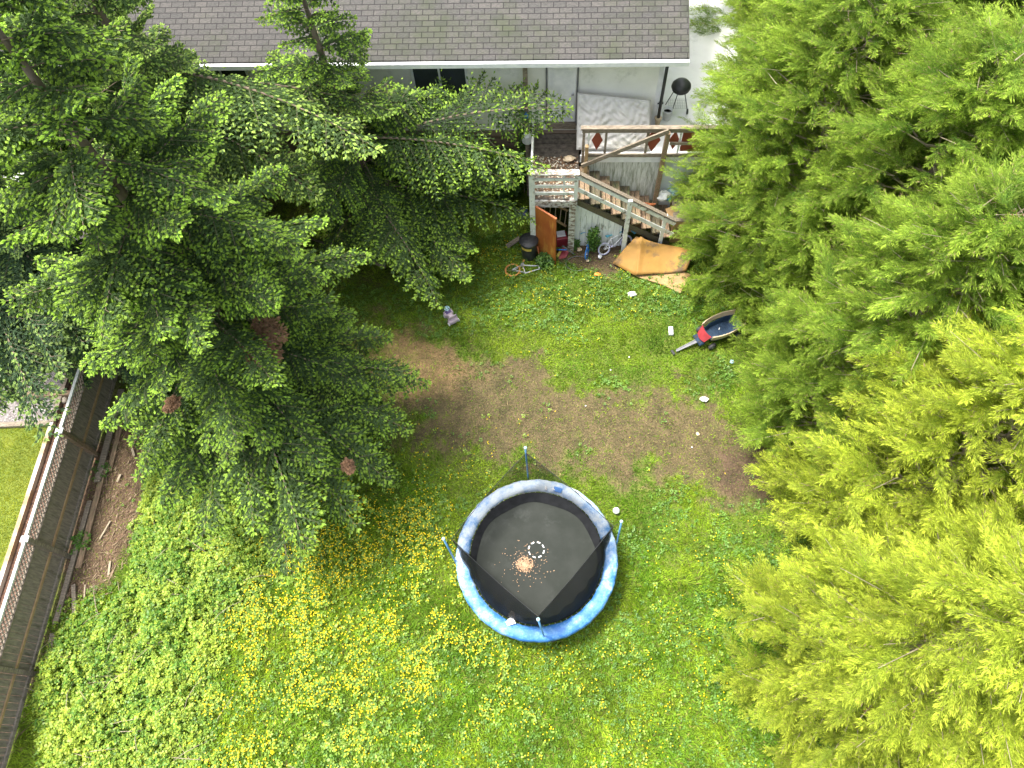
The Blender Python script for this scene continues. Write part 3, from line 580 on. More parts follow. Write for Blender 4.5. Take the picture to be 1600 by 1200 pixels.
HEDGE = [  # x, y, variant, rotation, scale, label
 (6.5, 1.0, 3, .3, (.93, .93, .78), 'golden green hedge tree nearest the bottom edge of the lawn, right of the trampoline'),
 (8.3, -1.4, 3, 1.3, (1.05, 1.05, .9), 'golden green hedge tree in the bottom right corner'),
 (8.0, 3.9, 3, 2.1, (.98, .98, .88), 'bright hedge tree beside the dark bare patch of soil'),
 (7.95, 6.7, 1, 3.3, (1.0, 1.0, 1.0), 'feathery green hedge tree beside the crumpled white litter'),
 (8.55, 9.3, 0, 4.4, (.98, .98, .98), 'feathery green hedge tree overhanging the toy wagon'),
 (7.5, 11.6, 2, 5.2, (.92, .92, .9), 'feathery green hedge tree overhanging the corner of the brown foam board'),
 (7.7, 13.2, 1, .9, (1.05, 1.05, .95), 'feathery green hedge tree at the foot of the wooden stairs'),
 (9.3, 15.7, 0, 2.6, (1.1, 1.1, 1.0), 'feathery green hedge tree beside the deck with the barbecue'),
 (10.4, 1.6, 3, 3.9, (1.1, 1.1, .9), 'hedge tree in the second row at the lower right edge'),
 (10.8, 5.4, 0, 5.9, (1.15, 1.15, 1.0), 'hedge tree in the second row at the middle of the right edge'),
 (10.4, 9.2, 1, 1.9, (1.2, 1.2, 1.1), 'tall hedge tree in the second row behind the one over the wagon'),
 (10.6, 12.6, 2, .2, (1.15, 1.15, 1.0), 'hedge tree in the second row toward the upper right'),
 (11.6, 16.2, 1, 4.9, (1.25, 1.25, 1.1), 'hedge tree in the upper right corner'),
 (14.2, 13.5, 0, 3.0, (1.25, 1.25, 1.0), 'hedge tree of the third row at the upper right edge'),
 (15.0, 18.0, 2, 1.0, (1.3, 1.3, 1.1), 'farthest hedge tree at the top right'),
 (10.2, 19.6, 2, 2.0, (1.3, 1.3, 1.1), 'hedge tree behind the deck at the top edge')]
for x, y, v, rz, s, lab in HEDGE:
    root = thing('hedge_tree', lab, 'tree', (x, y, 0), (0, 0, rz), 'feathery golden green hedge trees along the right side'); root.scale = s
    tk = MB().tube([(0, 0, -.1), (.03, .02, 2.5), (-.02, .03, 5.5), (.0, 0, 8.0)], [.17, .13, .08, .02], 9).build('trunk', 'bark', root, True)
    for src, nm in zip(HV_[v], ('crown', 'branches')):
        c = src.copy(); C.objects.link(c); c.name = nm; c.parent = root
for a, b in HV_:
    bpy.data.objects.remove(a); bpy.data.objects.remove(b)
# ------------------------------------------------------------ trampoline
def make_trampoline():
    c = np.array([TR_C[0], TR_C[1], 0.]); t = world_thing('trampoline', 'round trampoline with faded blue pad and sagging black safety net on four poles', 'trampoline', tuple(c))
    m = bpy.data.materials.new('black_net'); m.use_nodes = True; nt = m.node_tree; b = nt.nodes['Principled BSDF']
    b.inputs['Base Color'].default_value = (.012, .013, .015, 1); b.inputs['Roughness'].default_value = .55; b.inputs['Alpha'].default_value = .55; b.inputs['Specular IOR Level'].default_value = .08; MT['skirt'] = M('black_mesh_cloth', (.016, .017, .019), (.010, .011, .012), 6, 1., .1); MT['net'] = m
    MT['mat'] = M('trampoline_mat', (.028, .032, .028), (.019, .023, .019), 2.2, .6, .06, c3=(.045, .05, .046), s3=1.6, lo3=.56, hi3=.72)
    MT['mat'].node_tree.nodes['Principled BSDF'].inputs['Specular IOR Level'].default_value = .12; MT['skirt'].node_tree.nodes['Principled BSDF'].inputs['Specular IOR Level'].default_value = .05
    # worn blue vinyl, with the paler sunlit far side put into its colour
    pm = bpy.data.materials.new('faded_lit_blue_vinyl'); pm.use_nodes = True; nt = pm.node_tree; b = nt.nodes['Principled BSDF']
    v = coords(nt); f = noise(nt, v, 3.5, 9, .75); sx = nt.nodes.new('ShaderNodeSeparateXYZ'); nt.links.new(v, sx.inputs[0])
    ma = nt.nodes.new('ShaderNodeMath'); ma.operation = 'MULTIPLY_ADD'; nt.links.new(sx.outputs[1], ma.inputs[0]); ma.inputs[1].default_value = .085; nt.links.new(f, ma.inputs[2])
    f9 = noise(nt, v, 26, 6, .7); mb_ = nt.nodes.new('ShaderNodeMath'); mb_.operation = 'MULTIPLY_ADD'; nt.links.new(f9, mb_.inputs[0]); mb_.inputs[1].default_value = .28; nt.links.new(ma.outputs[0], mb_.inputs[2])
    col = ramp(nt, mb_.outputs[0], [(.45, (.025, .14, .42)), (.57, (.09, .25, .52)), (.66, (.26, .39, .60)), (.80, (.50, .58, .66))]); nt.links.new(col, b.inputs['Base Color']); b.inputs['Roughness'].default_value = .5
    bp = nt.nodes.new('ShaderNodeBump'); bp.inputs['Strength'].default_value = .35; bp.inputs['Distance'].default_value = .02; nt.links.new(noise(nt, v, 9), bp.inputs['Height']); nt.links.new(bp.outputs[0], b.inputs['Normal']); MT['vinyl'] = pm
    R, ri, zp = 1.83, 1.53, .80
    def circ(k, r, z): a = 2 * math.pi * k / 96; return Vector((c[0] + r * math.cos(a), c[1] + r * math.sin(a), z))
    pad = MB()
    def padf(u, v):
        a = 2 * math.pi * u; wv = .006 * math.sin(a * 23) + .004 * math.sin(a * 57 + 1); seam = -.012 if abs((u * 8) % 1 - .5) < .02 else 0
        prof = [(ri, -.035), (ri + .03, .0), (ri + .14, .022), (ri + .25, .010), (R - .01, -.01), (R + .012, -.05), (R + .016, -.13)]
        x = v * 6; i = min(5, int(x)); q = x - i; r = prof[i][0] * (1 - q) + prof[i + 1][0] * q; z = prof[i][1] * (1 - q) + prof[i + 1][1] * q
        return Vector((c[0] + (r + wv) * math.cos(a), c[1] + (r + wv) * math.sin(a), zp + z + wv * .6 + seam))
    p = pad.sheet(padf, 192, 12).build('safety_pad', 'vinyl', t, True)
    MB().tube([circ(k * 2, R - .03, zp - .06) for k in range(48)], .022, 8, closed=True).build('frame_ring', 'steel', t, True)
    mt = MB(); mt.add([Vector((c[0], c[1], zp - .06))] + [circ(k, 1.46, zp - .045) for k in range(96)], [(0, k + 1, (k + 1) % 96 + 1) for k in range(96)])
    mat_ = mt.build('jumping_mat', 'mat', t)
    # springs
    sp = MB()
    for k in range(72):
        a = 2 * math.pi * k / 72; d = Vector((math.cos(a), math.sin(a), 0)); sp.tube([Vector((c[0], c[1], zp - .05)) + d * 1.45, Vector((c[0], c[1], zp - .055)) + d * 1.80], .009, 5)
    sp.build('springs', 'steel', t)
    # dashed circle printed on the mat
    q0 = P(838, 859, zp - .043)
    for k in range(8):
        a0 = 2 * math.pi * (k + .22) / 8; a1 = a0 + .42; vs = []
        for a, r in ((a0, .165), (a1, .165), (a1, .192), (a0, .192)): vs.append((q0[0] + r * math.cos(a), q0[1] + r * math.sin(a), zp - .0415))
        MB().add(vs, [(0, 1, 2, 3)]).build('white_dash', 'white', mat_)
    # blue tape patch and printed marks
    a = math.radians(68); pr = MB()
    def onpad(ang, r0, r1, da, z=.828): return [(c[0] + r * math.cos(x), c[1] + r * math.sin(x), z) for r, x in ((r0, ang - da), (r1, ang - da), (r1, ang + da), (r0, ang + da))]
    pr.add(onpad(math.radians(66), ri + .05, ri + .17, .06, zp + .033), [(0, 1, 2, 3)]); pr.build('tape_patch', MT['blueplastic'], t)
    # legs
    for k in range(4):
        a = math.radians(20 + 90 * k); l = MB(); u = .28
        A = Vector((c[0] + (R - .05) * math.cos(a - u), c[1] + (R - .05) * math.sin(a - u), 0)); B = Vector((c[0] + (R - .05) * math.cos(a + u), c[1] + (R - .05) * math.sin(a + u), 0)); up = Vector((0, 0, zp - .07))
        l.tube([A + up, A + Vector((0, 0, .03)), B + Vector((0, 0, .03)), B + up], .022, 8); l.build('leg', 'steel', t, True)
    # poles
    zt = 2.35; tops = []
    for bx, by, tx, ty, dz in ((825, 744, 821, 700, 0), (712, 878, 693, 842, 0), (850, 995, 841, 968, 0), (964, 848, 971, 815, -.5)):
        bpt = PV(bx, by, .70); tp = PV(tx, ty, zt + dz); g = Vector((bpt.x, bpt.y, .12)); o = MB(); d = (tp - bpt).normalized()
        o.tube([g, bpt, bpt + (tp - bpt) * .5, tp], .021, 10); pole = o.build('net_pole', 'bluemetal', t, True)
        MB().lathe([(.012, -.03), (.034, -.02), (.038, .01), (.030, .035), (0, .045)], tp, 12).build('pole_cap', 'paleblue', pole, True)
        tops.append(tp)
    corners = [PV(822, 708, 2.2), PV(706, 842, 2.2), PV(841, 963, 2.15), PV(958, 822, 1.75)]
    cx, cy = c[0], c[1]
    angs = [math.atan2(q.y - cy, q.x - cx) for q in corners]
    order = sorted(range(4), key=lambda i: angs[i]); corners = [corners[i] for i in order]; angs = [angs[i] for i in order]; tps = [tops[i] for i in order]
    net = MB(); ties = MB(); added_net = MB(); inward = lambda p: (Vector((cx, cy, p.z)) - p).normalized()
    for i in range(4):
        A, B = corners[i], corners[(i + 1) % 4]; a0, a1 = angs[i], angs[(i + 1) % 4]
        if a1 < a0: a1 += 2 * math.pi
        mid = (A + B) / 2; inw = Vector((cx, cy, 0)) - Vector((mid.x, mid.y, 0)); inw.normalize()
        lo = mid.y < cy
        def f(u, v, A=A, B=B, a0=a0, a1=a1, inw=inw, lo=lo, i=i):
            T = A.lerp(B, u); sag = math.sin(math.pi * u); T = T + inw * (.02 if lo else -.13) * sag + Vector((0, 0, -(.42 if lo else .28) * sag))
            a = a0 + (a1 - a0) * u; fold = .024 * math.sin(u * 42 + i) * math.sin(math.pi * v); r = 1.49
            Bp = Vector((cx + r * math.cos(a), cy + r * math.sin(a), .79)); q = Bp.lerp(T, v); bulge = math.sin(math.pi * min(1, v * 1.0)) * .10
            return q + Vector((math.cos(a), math.sin(a), 0)) * (bulge + fold)
        net.sheet(f, 40, 16)
        if lo: added_net.sheet(lambda u, v, f=f: f(u, v * .985) + inward(f(u, v)) * (.012 + .03 * math.sin(math.pi * v)) + Vector((0, 0, -.015)), 40, 16); added_net.sheet(lambda u, v, f=f: f(u, v * .55) + inward(f(u, v * .55)) * (.02 + .05 * math.sin(math.pi * v)), 40, 10)  # extra net layers added only to make the lower panels look darker
        ties.tube([f(u / 30, 1) for u in range(31)], .007, 4)
    nt_ = net.build('safety_net', 'net', t, True); added_net.build('added_net_layer', 'net', nt_, True); ties.build('net_hem', 'black', nt_)
    for q, tp in zip(corners, tps): MB().tube([q, tp + Vector((0, 0, -.06))], .005, 4).build('net_cord', 'black', nt_)
    # net skirt lying inside on the mat edge
    skw = lambda u: .13 + .11 * max(0, math.sin(2 * math.pi * u + .1)) + .02 * math.sin(u * 2 * math.pi * 7)
    sk = MB(); sk.sheet(lambda u, v: Vector((cx + (1.50 - skw(u) * v) * math.cos(2 * math.pi * u), cy + (1.50 - skw(u) * v) * math.sin(2 * math.pi * u), .800 - .03 * v)), 120, 2)
    sk.build('net_skirt', 'skirt', t)
    return t
make_trampoline()
def debris_pile():
    q0 = P(820, 882, .76); n = 900; r = np.abs(RNG.normal(0, 1, n)); a = RNG.uniform(0, 6.28, n); rad = np.where(RNG.random(n) < .72, np.minimum(r, 1.5) * .11, r * .28)
    x = q0[0] + rad * np.cos(a) * 1.1; y = q0[1] + rad * np.sin(a); z = .764 + .035 * np.exp(-(rad / .12) ** 2) * RNG.random(n); az = RNG.uniform(0, 6.28, n)
    D = np.stack([np.cos(az), np.sin(az), RNG.normal(0, .2, n)], 1); N = nrm(np.stack([RNG.normal(0, .4, n), RNG.normal(0, .4, n), np.ones(n)], 1))
    q = RNG.random((n, 1)); T = np.array([.36, .21, .12]) * (1 - q) + np.array([.55, .38, .25]) * q
    o = np_obj('bark_crumbs', rhombi(np.stack([x, y, z], 1), D, N, RNG.uniform(.015, .04, n), RNG.uniform(.010, .024, n)), 4, T, 'litter'); tag(o, 'small heap of orange brown crumbs spilled on the trampoline mat', 'crumbs', kind='stuff')
debris_pile()
def crumple(name, label, cat, px, py, z, size, mat='whitepaper', flat=.5, seed=0, squash=(1, 1), group=None):
    r = random.Random(seed); base = P(px, py, z); mb = MB(); n = 10
    prof = []; vs = []; fs = []
    for i in range(6):
        th = math.pi * (i / 5 - .5)
        for k in range(n):
            a = 2 * math.pi * k / n; rr = size / 2 * r.uniform(.72, 1.2) * (math.cos(th) if 0 < i < 5 else .12)
            vs.append(Vector((rr * math.cos(a) * squash[0], rr * math.sin(a) * squash[1], (math.sin(th) + 1) * size * flat / 2 * r.uniform(.8, 1.1)))+ Vector(base))
    for i in range(5):
        for k in range(n): fs.append((i * n + k, i * n + (k + 1) % n, (i + 1) * n + (k + 1) % n, (i + 1) * n + k))
    fs += [tuple(range(n))[::-1], tuple(5 * n + k for k in range(n))]
    mb.add(vs, fs); return single(mb, name, mat, tuple(base), label, cat, group)
g_l = 'litter lying about the yard'
crumple('crumpled_paper', 'crumpled white paper in the grass below the brown foam slab', 'litter', 987, 461, .03, .22, flat=.5, seed=1, squash=(1.15, .85), group=g_l)
crumple('crumpled_bag', 'crumpled white bag on the grass above the right end of the bare soil', 'litter', 1100, 625, .03, .19, flat=.5, seed=2, squash=(1.2, .8), group=g_l)
crumple('plastic_cup', 'small pale greenish plastic scrap below the toy wagon', 'litter', 1143, 566, .03, .11, 'paleblue', .7, 3, group=g_l)
crumple('paper_scrap', 'small beige scrap on the bare soil to the right', 'litter', 1090, 678, .02, .10, 'tan', .3, 4, group=g_l)
crumple('orange_scrap', 'orange plastic piece on the ground left of the brown foam slab', 'litter', 933, 429, .03, .20, 'orange', .3, 5, (1.1, .7), group=g_l)
for i, (a, b, lab) in enumerate(((954, 578, 'tiny white scrap in the thin grass above the bare soil'), (983, 558, 'tiny white scrap in the grass below the crumpled paper'), (1081, 699, 'tiny white scrap at the lower right of the bare soil'), (915, 634, 'tiny white scrap in the middle of the bare soil'))):
    crumple('paper_scrap', lab, 'litter', a, b, .03, .04, flat=.4, seed=20 + i, group=g_l)
b_ = P(1048, 518, .04); o = MB().box((b_[0], b_[1], .07), (.12, .26, .09), math.radians(-9), bev=.015); single(o, 'white_box', 'white', tuple(b_), 'narrow white plastic box in the grass left of the wagon handle', 'box')
b_ = P(963, 798, .09); o = MB().lathe([(0.001, -.085), (.05, -.07), (.078, -.035), (.087, 0), (.078, .035), (.05, .07), (0.001, .085)], b_, 20); single(o, 'ball', 'white', tuple(b_), 'white ball in the grass beside the right pole of the trampoline', 'ball', smooth=True)
for i, (q, zz, lab, col) in enumerate((((( 790, 972), (800, 962), (806, 974), (793, 978)), .845, 'white paper triangle on the blue pad at the lower left', 'whitepaper'), (((794, 958), (800, 954), (806, 960), (804, 966), (795, 964)), .80, 'pale beige paper scrap under the net at the lower left', 'tan'))):
    pts = [PV(a, b, zz) for a, b in q]; m_ = MB().prism([(p.x, p.y) for p in pts], zz, zz + .006); bs = sum(pts, Vector()) / len(pts); single(m_, 'paper_sheet', col, tuple(bs), lab, 'paper')
for i, (a, b, lab) in enumerate(((853, 763, 'white shoe tipped up at the upper inner edge of the trampoline'), (865, 765, 'white shoe lying right of the other one at the upper inner edge of the trampoline'))):
    p = P(a, b, .79); m_ = MB().lathe([(.02, -.05), (.036, -.03), (.034, .02), (.024, .05), (.008, .065)], (p[0], p[1], .80), 10, mat=Matrix.Rotation(1.3, 3, 'X') @ Matrix.Rotation(.6 * i, 3, 'Y')); sh = world_thing('shoe', lab, 'shoe', tuple(p), 'shoes on the trampoline'); m_.build('upper', 'white', sh, True)
    MB().prism([(p[0] - .03, p[1] - .06), (p[0] + .03, p[1] - .06), (p[0] + .034, p[1] + .03), (p[0], p[1] + .06), (p[0] - .03, p[1] + .03)], .757, .770).build('sole', 'rustred', sh)

# ------------------------------------------------------------ toy wagon
def make_wagon():
    a_ = P(1113, 520, .2); b_ = P(1150, 504, .2); hd = math.atan2(b_[1] - a_[1], b_[0] - a_[0]); base = P(1128, 514, .25); base[2] = 0
    t = thing('toy_wagon', 'toy pull wagon with red front, tan side panels and navy tub at the hedge', 'toy wagon', tuple(base), (0, 0, hd))
    tub = MB(); Lx, W = .52, .25
    def ring_(f, z): 
        o = []
        for x, y in ((-Lx, -.19), (-Lx, .19), (-.25, .27), (.2, .285), (Lx, .24), (Lx, -.24), (.2, -.285), (-.25, -.27)): o.append((x * f, y * f, z))
        return o
    A, B, I, J = ring_(.86, .16), ring_(1, .36), ring_(.92, .36), ring_(.80, .20)
    vs = A + B + I + J; fs = [tuple(range(8))]
    for r0 in (0, 8, 16):
        for k in range(8): fs.append((r0 + k, r0 + (k + 1) % 8, r0 + 8 + (k + 1) % 8, r0 + 8 + k))
    fs.append(tuple(range(24, 32))); tub.add(vs, fs)
    for k in range(7): tub.box((-.30 + k * .1, 0, .208), (.03, .36, .016))
    tub.build('tub', 'navy', t)
    for s in (-1, 1):
        def sp(u, v, s=s): x = -Lx + 2 * Lx * u; y = s * (.215 + .085 * math.sin(math.pi * min(1, u * 1.05)) ** .8); return Vector((x, y + s * .03 * v, .36 + .17 * v))
        q = MB().sheet(sp, 14, 2, th=.02 * s).build('side_panel', 'tan', t)
        MB().tube([sp(u / 14, 1) for u in range(15)], .018, 6).build('side_rim', 'tan', q, True)
    fp = MB().sheet(lambda u, v: Vector((-Lx - .15 - .05 * math.sin(math.pi * u) + .14 * v, -.17 + .34 * u - .05 * v + .10 * u * v, .30 + .22 * v)), 10, 3, th=.03).build('front_panel', 'red', t)
    MB().sheet(lambda u, v: Vector((-Lx - .085 - .05 * math.sin(math.pi * (u * .7 + .15)) + .02 * v + .01 * math.sin(u * 12), -.14 + .28 * u, .428 + .02 * v + .012 * math.sin(u * 12))), 10, 1, th=.003).build('panel_marking', 'tan', fp)
    MB().box((-Lx - .20, 0, .20), (.17, .36, .10), bev=.03).build('front_bumper', 'navy', t)
    for s in (-.09, .09): MB().box((-Lx - .25, s, .256), (.06, .07, .012)).build('bumper_recess', 'black', t)
    for x, s in ((-.47, -1), (-.47, 1), (.38, -1), (.38, 1)):
        w_ = MB().lathe([(.03, -.045), (.10, -.045), (.115, -.03), (.115, .03), (.10, .045), (.03, .045)], (x, s * .31, .115), 20, mat=Matrix.Rotation(math.pi / 2, 3, 'X')).build('wheel', 'darkrubber', t, True)
        MB().lathe([(.001, s * -.05), (.06, s * -.048), (.062, s * -.04)], (x, s * .31, .115), 14, mat=Matrix.Rotation(math.pi / 2, 3, 'X')).build('hub_cap', 'greyplastic', w_, True)
    h = MB(); h0 = Vector((-Lx - .17, 0, .20)); h1 = Vector((-Lx - .98, .02, .07))
    for s in (-.035, .035): h.bar(h0 + Vector((0, s * 1.3, 0)), h1 + Vector((.12, s * .7, .01)), .022, .03)
    h.bar(h0 + Vector((-.1, 0, -.02)), h1 + Vector((.1, 0, 0)), .05, .012); hd_ = h.build('handle', 'greyplastic', t)
    MB().box(h1, (.07, .16, .03), bev=.01).build('grip', 'black', hd_)
    MB().box((-.05, .05, .222), (.07, .02, .01), .7).build('sticker', 'white', t)
make_wagon()

# ------------------------------------------------------------ ride-on toy
def make_rideon():
    a_, b_ = P(697, 483, .2), P(710, 502, .2); hd = math.atan2(b_[1] - a_[1], b_[0] - a_[0]); base = (a_ + b_) / 2; base[2] = 0
    t = thing('ride_on_toy', 'small pale pink ride on toy with round pale steering wheel in the lawn', 'toy', tuple(base), (0, 0, hd))
    out = [(-.22, -.06), (-.20, -.13), (-.08, -.14), (.0, -.075), (.08, -.085), (.13, -.15), (.23, -.14), (.25, 0), (.23, .14), (.13, .15), (.08, .085), (.0, .075), (-.08, .14), (-.20, .13), (-.22, .06)]
    n = len(out); b = MB(); vs = []; fs = []
    for f, z in ((.9, .06), (1, .10), (1, .18), (.88, .22)): vs += [(x * f, y * f, z) for x, y in out]
    for r in range(3):
        for k in range(n): fs.append((r * n + k, r * n + (k + 1) % n, (r + 1) * n + (k + 1) % n, (r + 1) * n + k))
    fs += [tuple(range(n))[::-1], tuple(3 * n + k for k in range(n))]; b.add(vs, fs); b.build('body', 'pinkwhite', t)
    MB().box((.03, 0, .232), (.16, .13, .03), bev=.012).build('seat', 'pinkwhite', t)
    bk = MB().box((.16, .0, .30), (.03, .24, .17), mat=Matrix.Rotation(.2, 3, 'Y'), bev=.012).build('backrest', 'pinkwhite', t); MB().box((.138, 0, .30), (.012, .17, .09), mat=Matrix.Rotation(.2, 3, 'Y')).build('backrest_panel', 'purple', bk)
    MB().box((-.12, 0, .235), (.12, .17, .04), bev=.015).build('console', 'purple', t)
    MB().tube([(-.12, 0, .24), (-.16, 0, .33)], .016, 8).build('steering_column', 'white', t)
    sw = MB().ring((-.165, 0, .34), .072, .012, 22).build('steering_wheel', 'paleblue', t, True); x = MB(); x.bar((-.235, 0, .338), (-.10, 0, .338), .03, .012); x.bar((-.165, -.07, .338), (-.165, .07, .338), .03, .010); x.lathe([(.035, -.012), (.033, .012), (0, .016)], (-.165, 0, .342), 12); x.build('wheel_hub', 'paleblue', sw)
    for x, y in ((-.15, -.13), (-.15, .13), (.17, -.15), (.17, .15)):
        MB().lathe([(.01, -.02), (.052, -.02), (.058, 0), (.052, .02), (.01, .02)], (x, y, .058), 16, mat=Matrix.Rotation(math.pi / 2, 3, 'X')).build('wheel', 'white', t, True)
make_rideon()

# ------------------------------------------------------------ small bicycles: local x = forward, z = up, y = width
def bicycle(name, label, loc, rot, R=.20, frame='silverpaint', tyre='darkrubber', rimc='white', seat=None, front=True, bars=None, pedal='black', wheel2=None):
    t = thing(name, label, 'bicycle', loc, rot, "children's bicycles left by the stairs"); wb = R * 3.6
    def wheel(x, tm, hubc='steel'):
        w_ = MB().ring((x, 0, R), R - .018, .019, 28, 8, 'Y').build('wheel', tm, t, True)
        MB().ring((x, 0, R), R - .040, .008, 28, 5, 'Y').build('rim', rimc, w_, True)
        s = MB(); s.tube([(x, -.03, R), (x, .03, R)], .016, 8)
        for k in range(12): a = k * math.pi / 6; s.tube([(x, (-1) ** k * .018, R), (x + (R - .04) * math.cos(a), 0, R + (R - .04) * math.sin(a))], .0022, 3)
        s.build('spokes', 'steel', w_)
    wheel(0, tyre)
    bb = Vector((R * 1.45, 0, R * .95)); st = Vector((R * 1.15, 0, R * 2.3)); hd = Vector((R * 3.05, 0, R * 2.55)); hb = Vector((R * 3.18, 0, R * 2.1))
    f = MB(); f.tube([bb, st], .014, 8); f.tube([st * .93 + bb * .07, hd], .015, 8); f.tube([bb, hb], .017, 8); f.tube([hb, hd], .019, 8)
    for s in (-.035, .035): f.tube([(0, s, R), (bb.x, s * .6, bb.z)], .009, 6); f.tube([(0, s, R), (st.x, s * .5, st.z * .93)], .008, 6)
    f.build('frame', frame, t, True)
    if front:
        wheel(wb, wheel2 or tyre); k = MB()
        for s in (-.04, .04): k.tube([hb + Vector((0, 0, -.0)), hb + Vector((.01, s, -.03)), (wb, s, R)], .010, 6)
        k.build('fork', frame, t, True)
    c = MB(); c.lathe([(.055, -.004), (.055, .004)], bb + Vector((0, .035, 0)), 20, mat=Matrix.Rotation(math.pi / 2, 3, 'X')); c.tube([bb + Vector((.07, .06, -.06)), bb + Vector((0, .045, 0)), bb + Vector((0, -.045, 0)), bb + Vector((-.07, -.06, .06))], .008, 6)
    cr = c.build('crank', 'steel', t)
    for s in (-1, 1): MB().box(bb + Vector((s * .075, s * .085, -s * .062)), (.07, .07, .018), bev=.004).build('pedal', pedal, cr)
    if seat:
        MB().tube([st, st + Vector((-.02, 0, .09))], .011, 8).build('seat_post', 'steel', t)
        q = st + Vector((-.03, 0, .10)); MB().add([q + Vector(v) for v in ((-.10, -.065, 0), (-.10, .065, 0), (.0, .03, .0), (.11, .014, 0), (.11, -.014, 0), (0, -.03, 0), (-.09, -.05, .035), (-.09, .05, .035), (0, .022, .03), (.10, .008, .022), (.10, -.008, .022), (0, -.022, .03))], [(0, 5, 4, 3, 2, 1), (6, 7, 8, 9, 10, 11)] + [(k, (k + 1) % 6, 6 + (k + 1) % 6, 6 + k) for k in range(6)]).build('seat', seat, t)
    if bars:
        h = MB(); top = hd + Vector((-.03, 0, .12)); h.tube([hd, top], .012, 8); h.tube([top + Vector((-.07, -.2, .05)), top + Vector((-.01, -.1, .03)), top, top + Vector((-.01, .1, .03)), top + Vector((-.07, .2, .05))], .010, 8); hb_ = h.build('handlebar', bars, t, True)
        for s in (-1, 1): MB().tube([top + Vector((-.07, s * .2, .05)), top + Vector((-.13, s * .24, .06))], .016, 8).build('grip', 'teal', hb_)
    return t
def lie(px, py, px2, py2, z=.03):
    a, b = P(px, py, 0), P(px2, py2, 0); h = math.atan2(b[1] - a[1], b[0] - a[0]); return a, h
a, h = lie(801, 424, 845, 404)
# lying flat: local z axis turned into the ground plane (wheel centre at the measured point)
R_ = .23; off = Vector((-math.sin(h) * R_, math.cos(h) * R_, 0))
bicycle('bicycle', 'silver white bicycle frame with one orange wheel lying flat in the weeds', (a[0] + off.x, a[1] + off.y, .07), (math.radians(90), 0, h), .235, 'silverpaint', 'orangetyre', 'orangetyre', None, False, pedal='orangetyre')
a, h = lie(944, 394, 985, 384)
bicycle('bicycle', "child's white bicycle with lilac tyres and pale blue seat beside the foam slab", (a[0], a[1] - .12, .02), (math.radians(-24), 0, h + .1), .20, 'white', 'lilac', 'white', 'teal', True, 'white', 'lilac')
a, h = lie(932, 372, 955, 378)
bicycle('bicycle', 'coral pink bicycle with dark tyres half hidden against the white boards', (a[0] + .62, a[1] - .05, .02), (math.radians(-16), 0, h + 3.1), .17, 'pink', 'darkrubber', 'greyplastic', None, True, 'teal')
a, h = lie(914, 400, 917, 378)
bicycle('bicycle', 'blue tyred bicycle standing end on behind the leafy plant', (a[0] + .05, a[1] - .1, .02), (math.radians(-8), 0, h - .15), .17, 'blueplastic', 'blueplastic', 'navy', None, True, 'blueplastic')

# ------------------------------------------------------------ dustbin, boards, foam slab
def make_bin():
    b = P(827, 400, 0); b[2] = 0; t = thing('dustbin', 'black round dustbin with lid and curved yellow label by the open shed door', 'bin', tuple(b), (0, 0, HA))
    MB().lathe([(.20, .0), (.215, .02), (.225, .3), (.245, .62), (.262, .66), (.262, .70), (.24, .70)], n=28).build('body', 'black', t, True)
    MB().lathe([(.285, .695), (.29, .72), (.27, .745), (.16, .785), (.05, .80), (.0, .803)], n=28).build('lid', 'black', t, True)
    MB().lathe([(.0451, .80), (.05, .825), (.03, .835), (0, .836)], n=12).build('lid_knob', 'black', t, True)
    MB().sheet(lambda u, v: Vector(((.244 + .009 * v) * math.cos(math.radians(212 + 78 * u)), (.244 + .009 * v) * math.sin(math.radians(212 + 78 * u)), .50 + .11 * v)), 14, 1).build('label', 'yellow', t)
make_bin()
def make_slab():
    z = lambda a, b, zz: PV(a, b, zz)
    t = world_thing('foam_slab', 'folded yellow brown foam slab with dark stains leaning by the stairs', 'foam slab', tuple(P(1015, 425, 0)))
    A, B, Cc, D, E, F = z(994, 369, .62), z(957, 411, .10), z(993, 431, .12), z(1072, 424, .12), z(1085, 392, .35), z(1000, 371, .62)
    m1 = MB().sheet(lambda u, v: B.lerp(Cc, u).lerp(A.lerp(F, u), v) + Vector((0, 0, .05 * math.sin(math.pi * u) * 0 + .04 * math.sin(math.pi * v) + (.035 if u > .93 else 0))), 14, 10, th=.05)
    m1.build('folded_leaf', 'foam', t, True)
    m2 = MB().sheet(lambda u, v: Cc.lerp(D, u).lerp(F.lerp(E, u), v) + Vector((0, 0, .012 + .03 * math.sin(u * 7 + v * 3) + (.035 if u < .05 else 0) - .05 * math.sin(math.pi * u) * v)), 22, 12, th=.05)
    m2.build('main_leaf', 'foam', t, True)
    q = [PV(a, b, 0) for a, b in ((962, 414), (1000, 436), (1036, 447), (1062, 460), (1079, 431), (1040, 415), (990, 405))]
    m = MB().prism([(p.x, p.y) for p in q], .035, .065); single(m, 'flat_board', 'foampale', tuple(P(1060, 440, 0)), 'pale brown board lying flat in the weeds under the foam slab', 'board')
make_slab()
b_ = P(800, 377, 0); o = MB().bar(PV(792, 385, .15), PV(812, 372, .25), .14, .04); single(o, 'plank', 'oldwood', tuple(P(802, 378, .05)), 'short weathered plank lying left of the black dustbin', 'plank')
o = MB().bar(PV(840, 385, .5), PV(843, 401, .05), .03, .03); single(o, 'tool_handle', 'edgeorange', tuple(P(843, 401, .03)), 'orange red stick between the dustbin and the leaning door', 'stick')
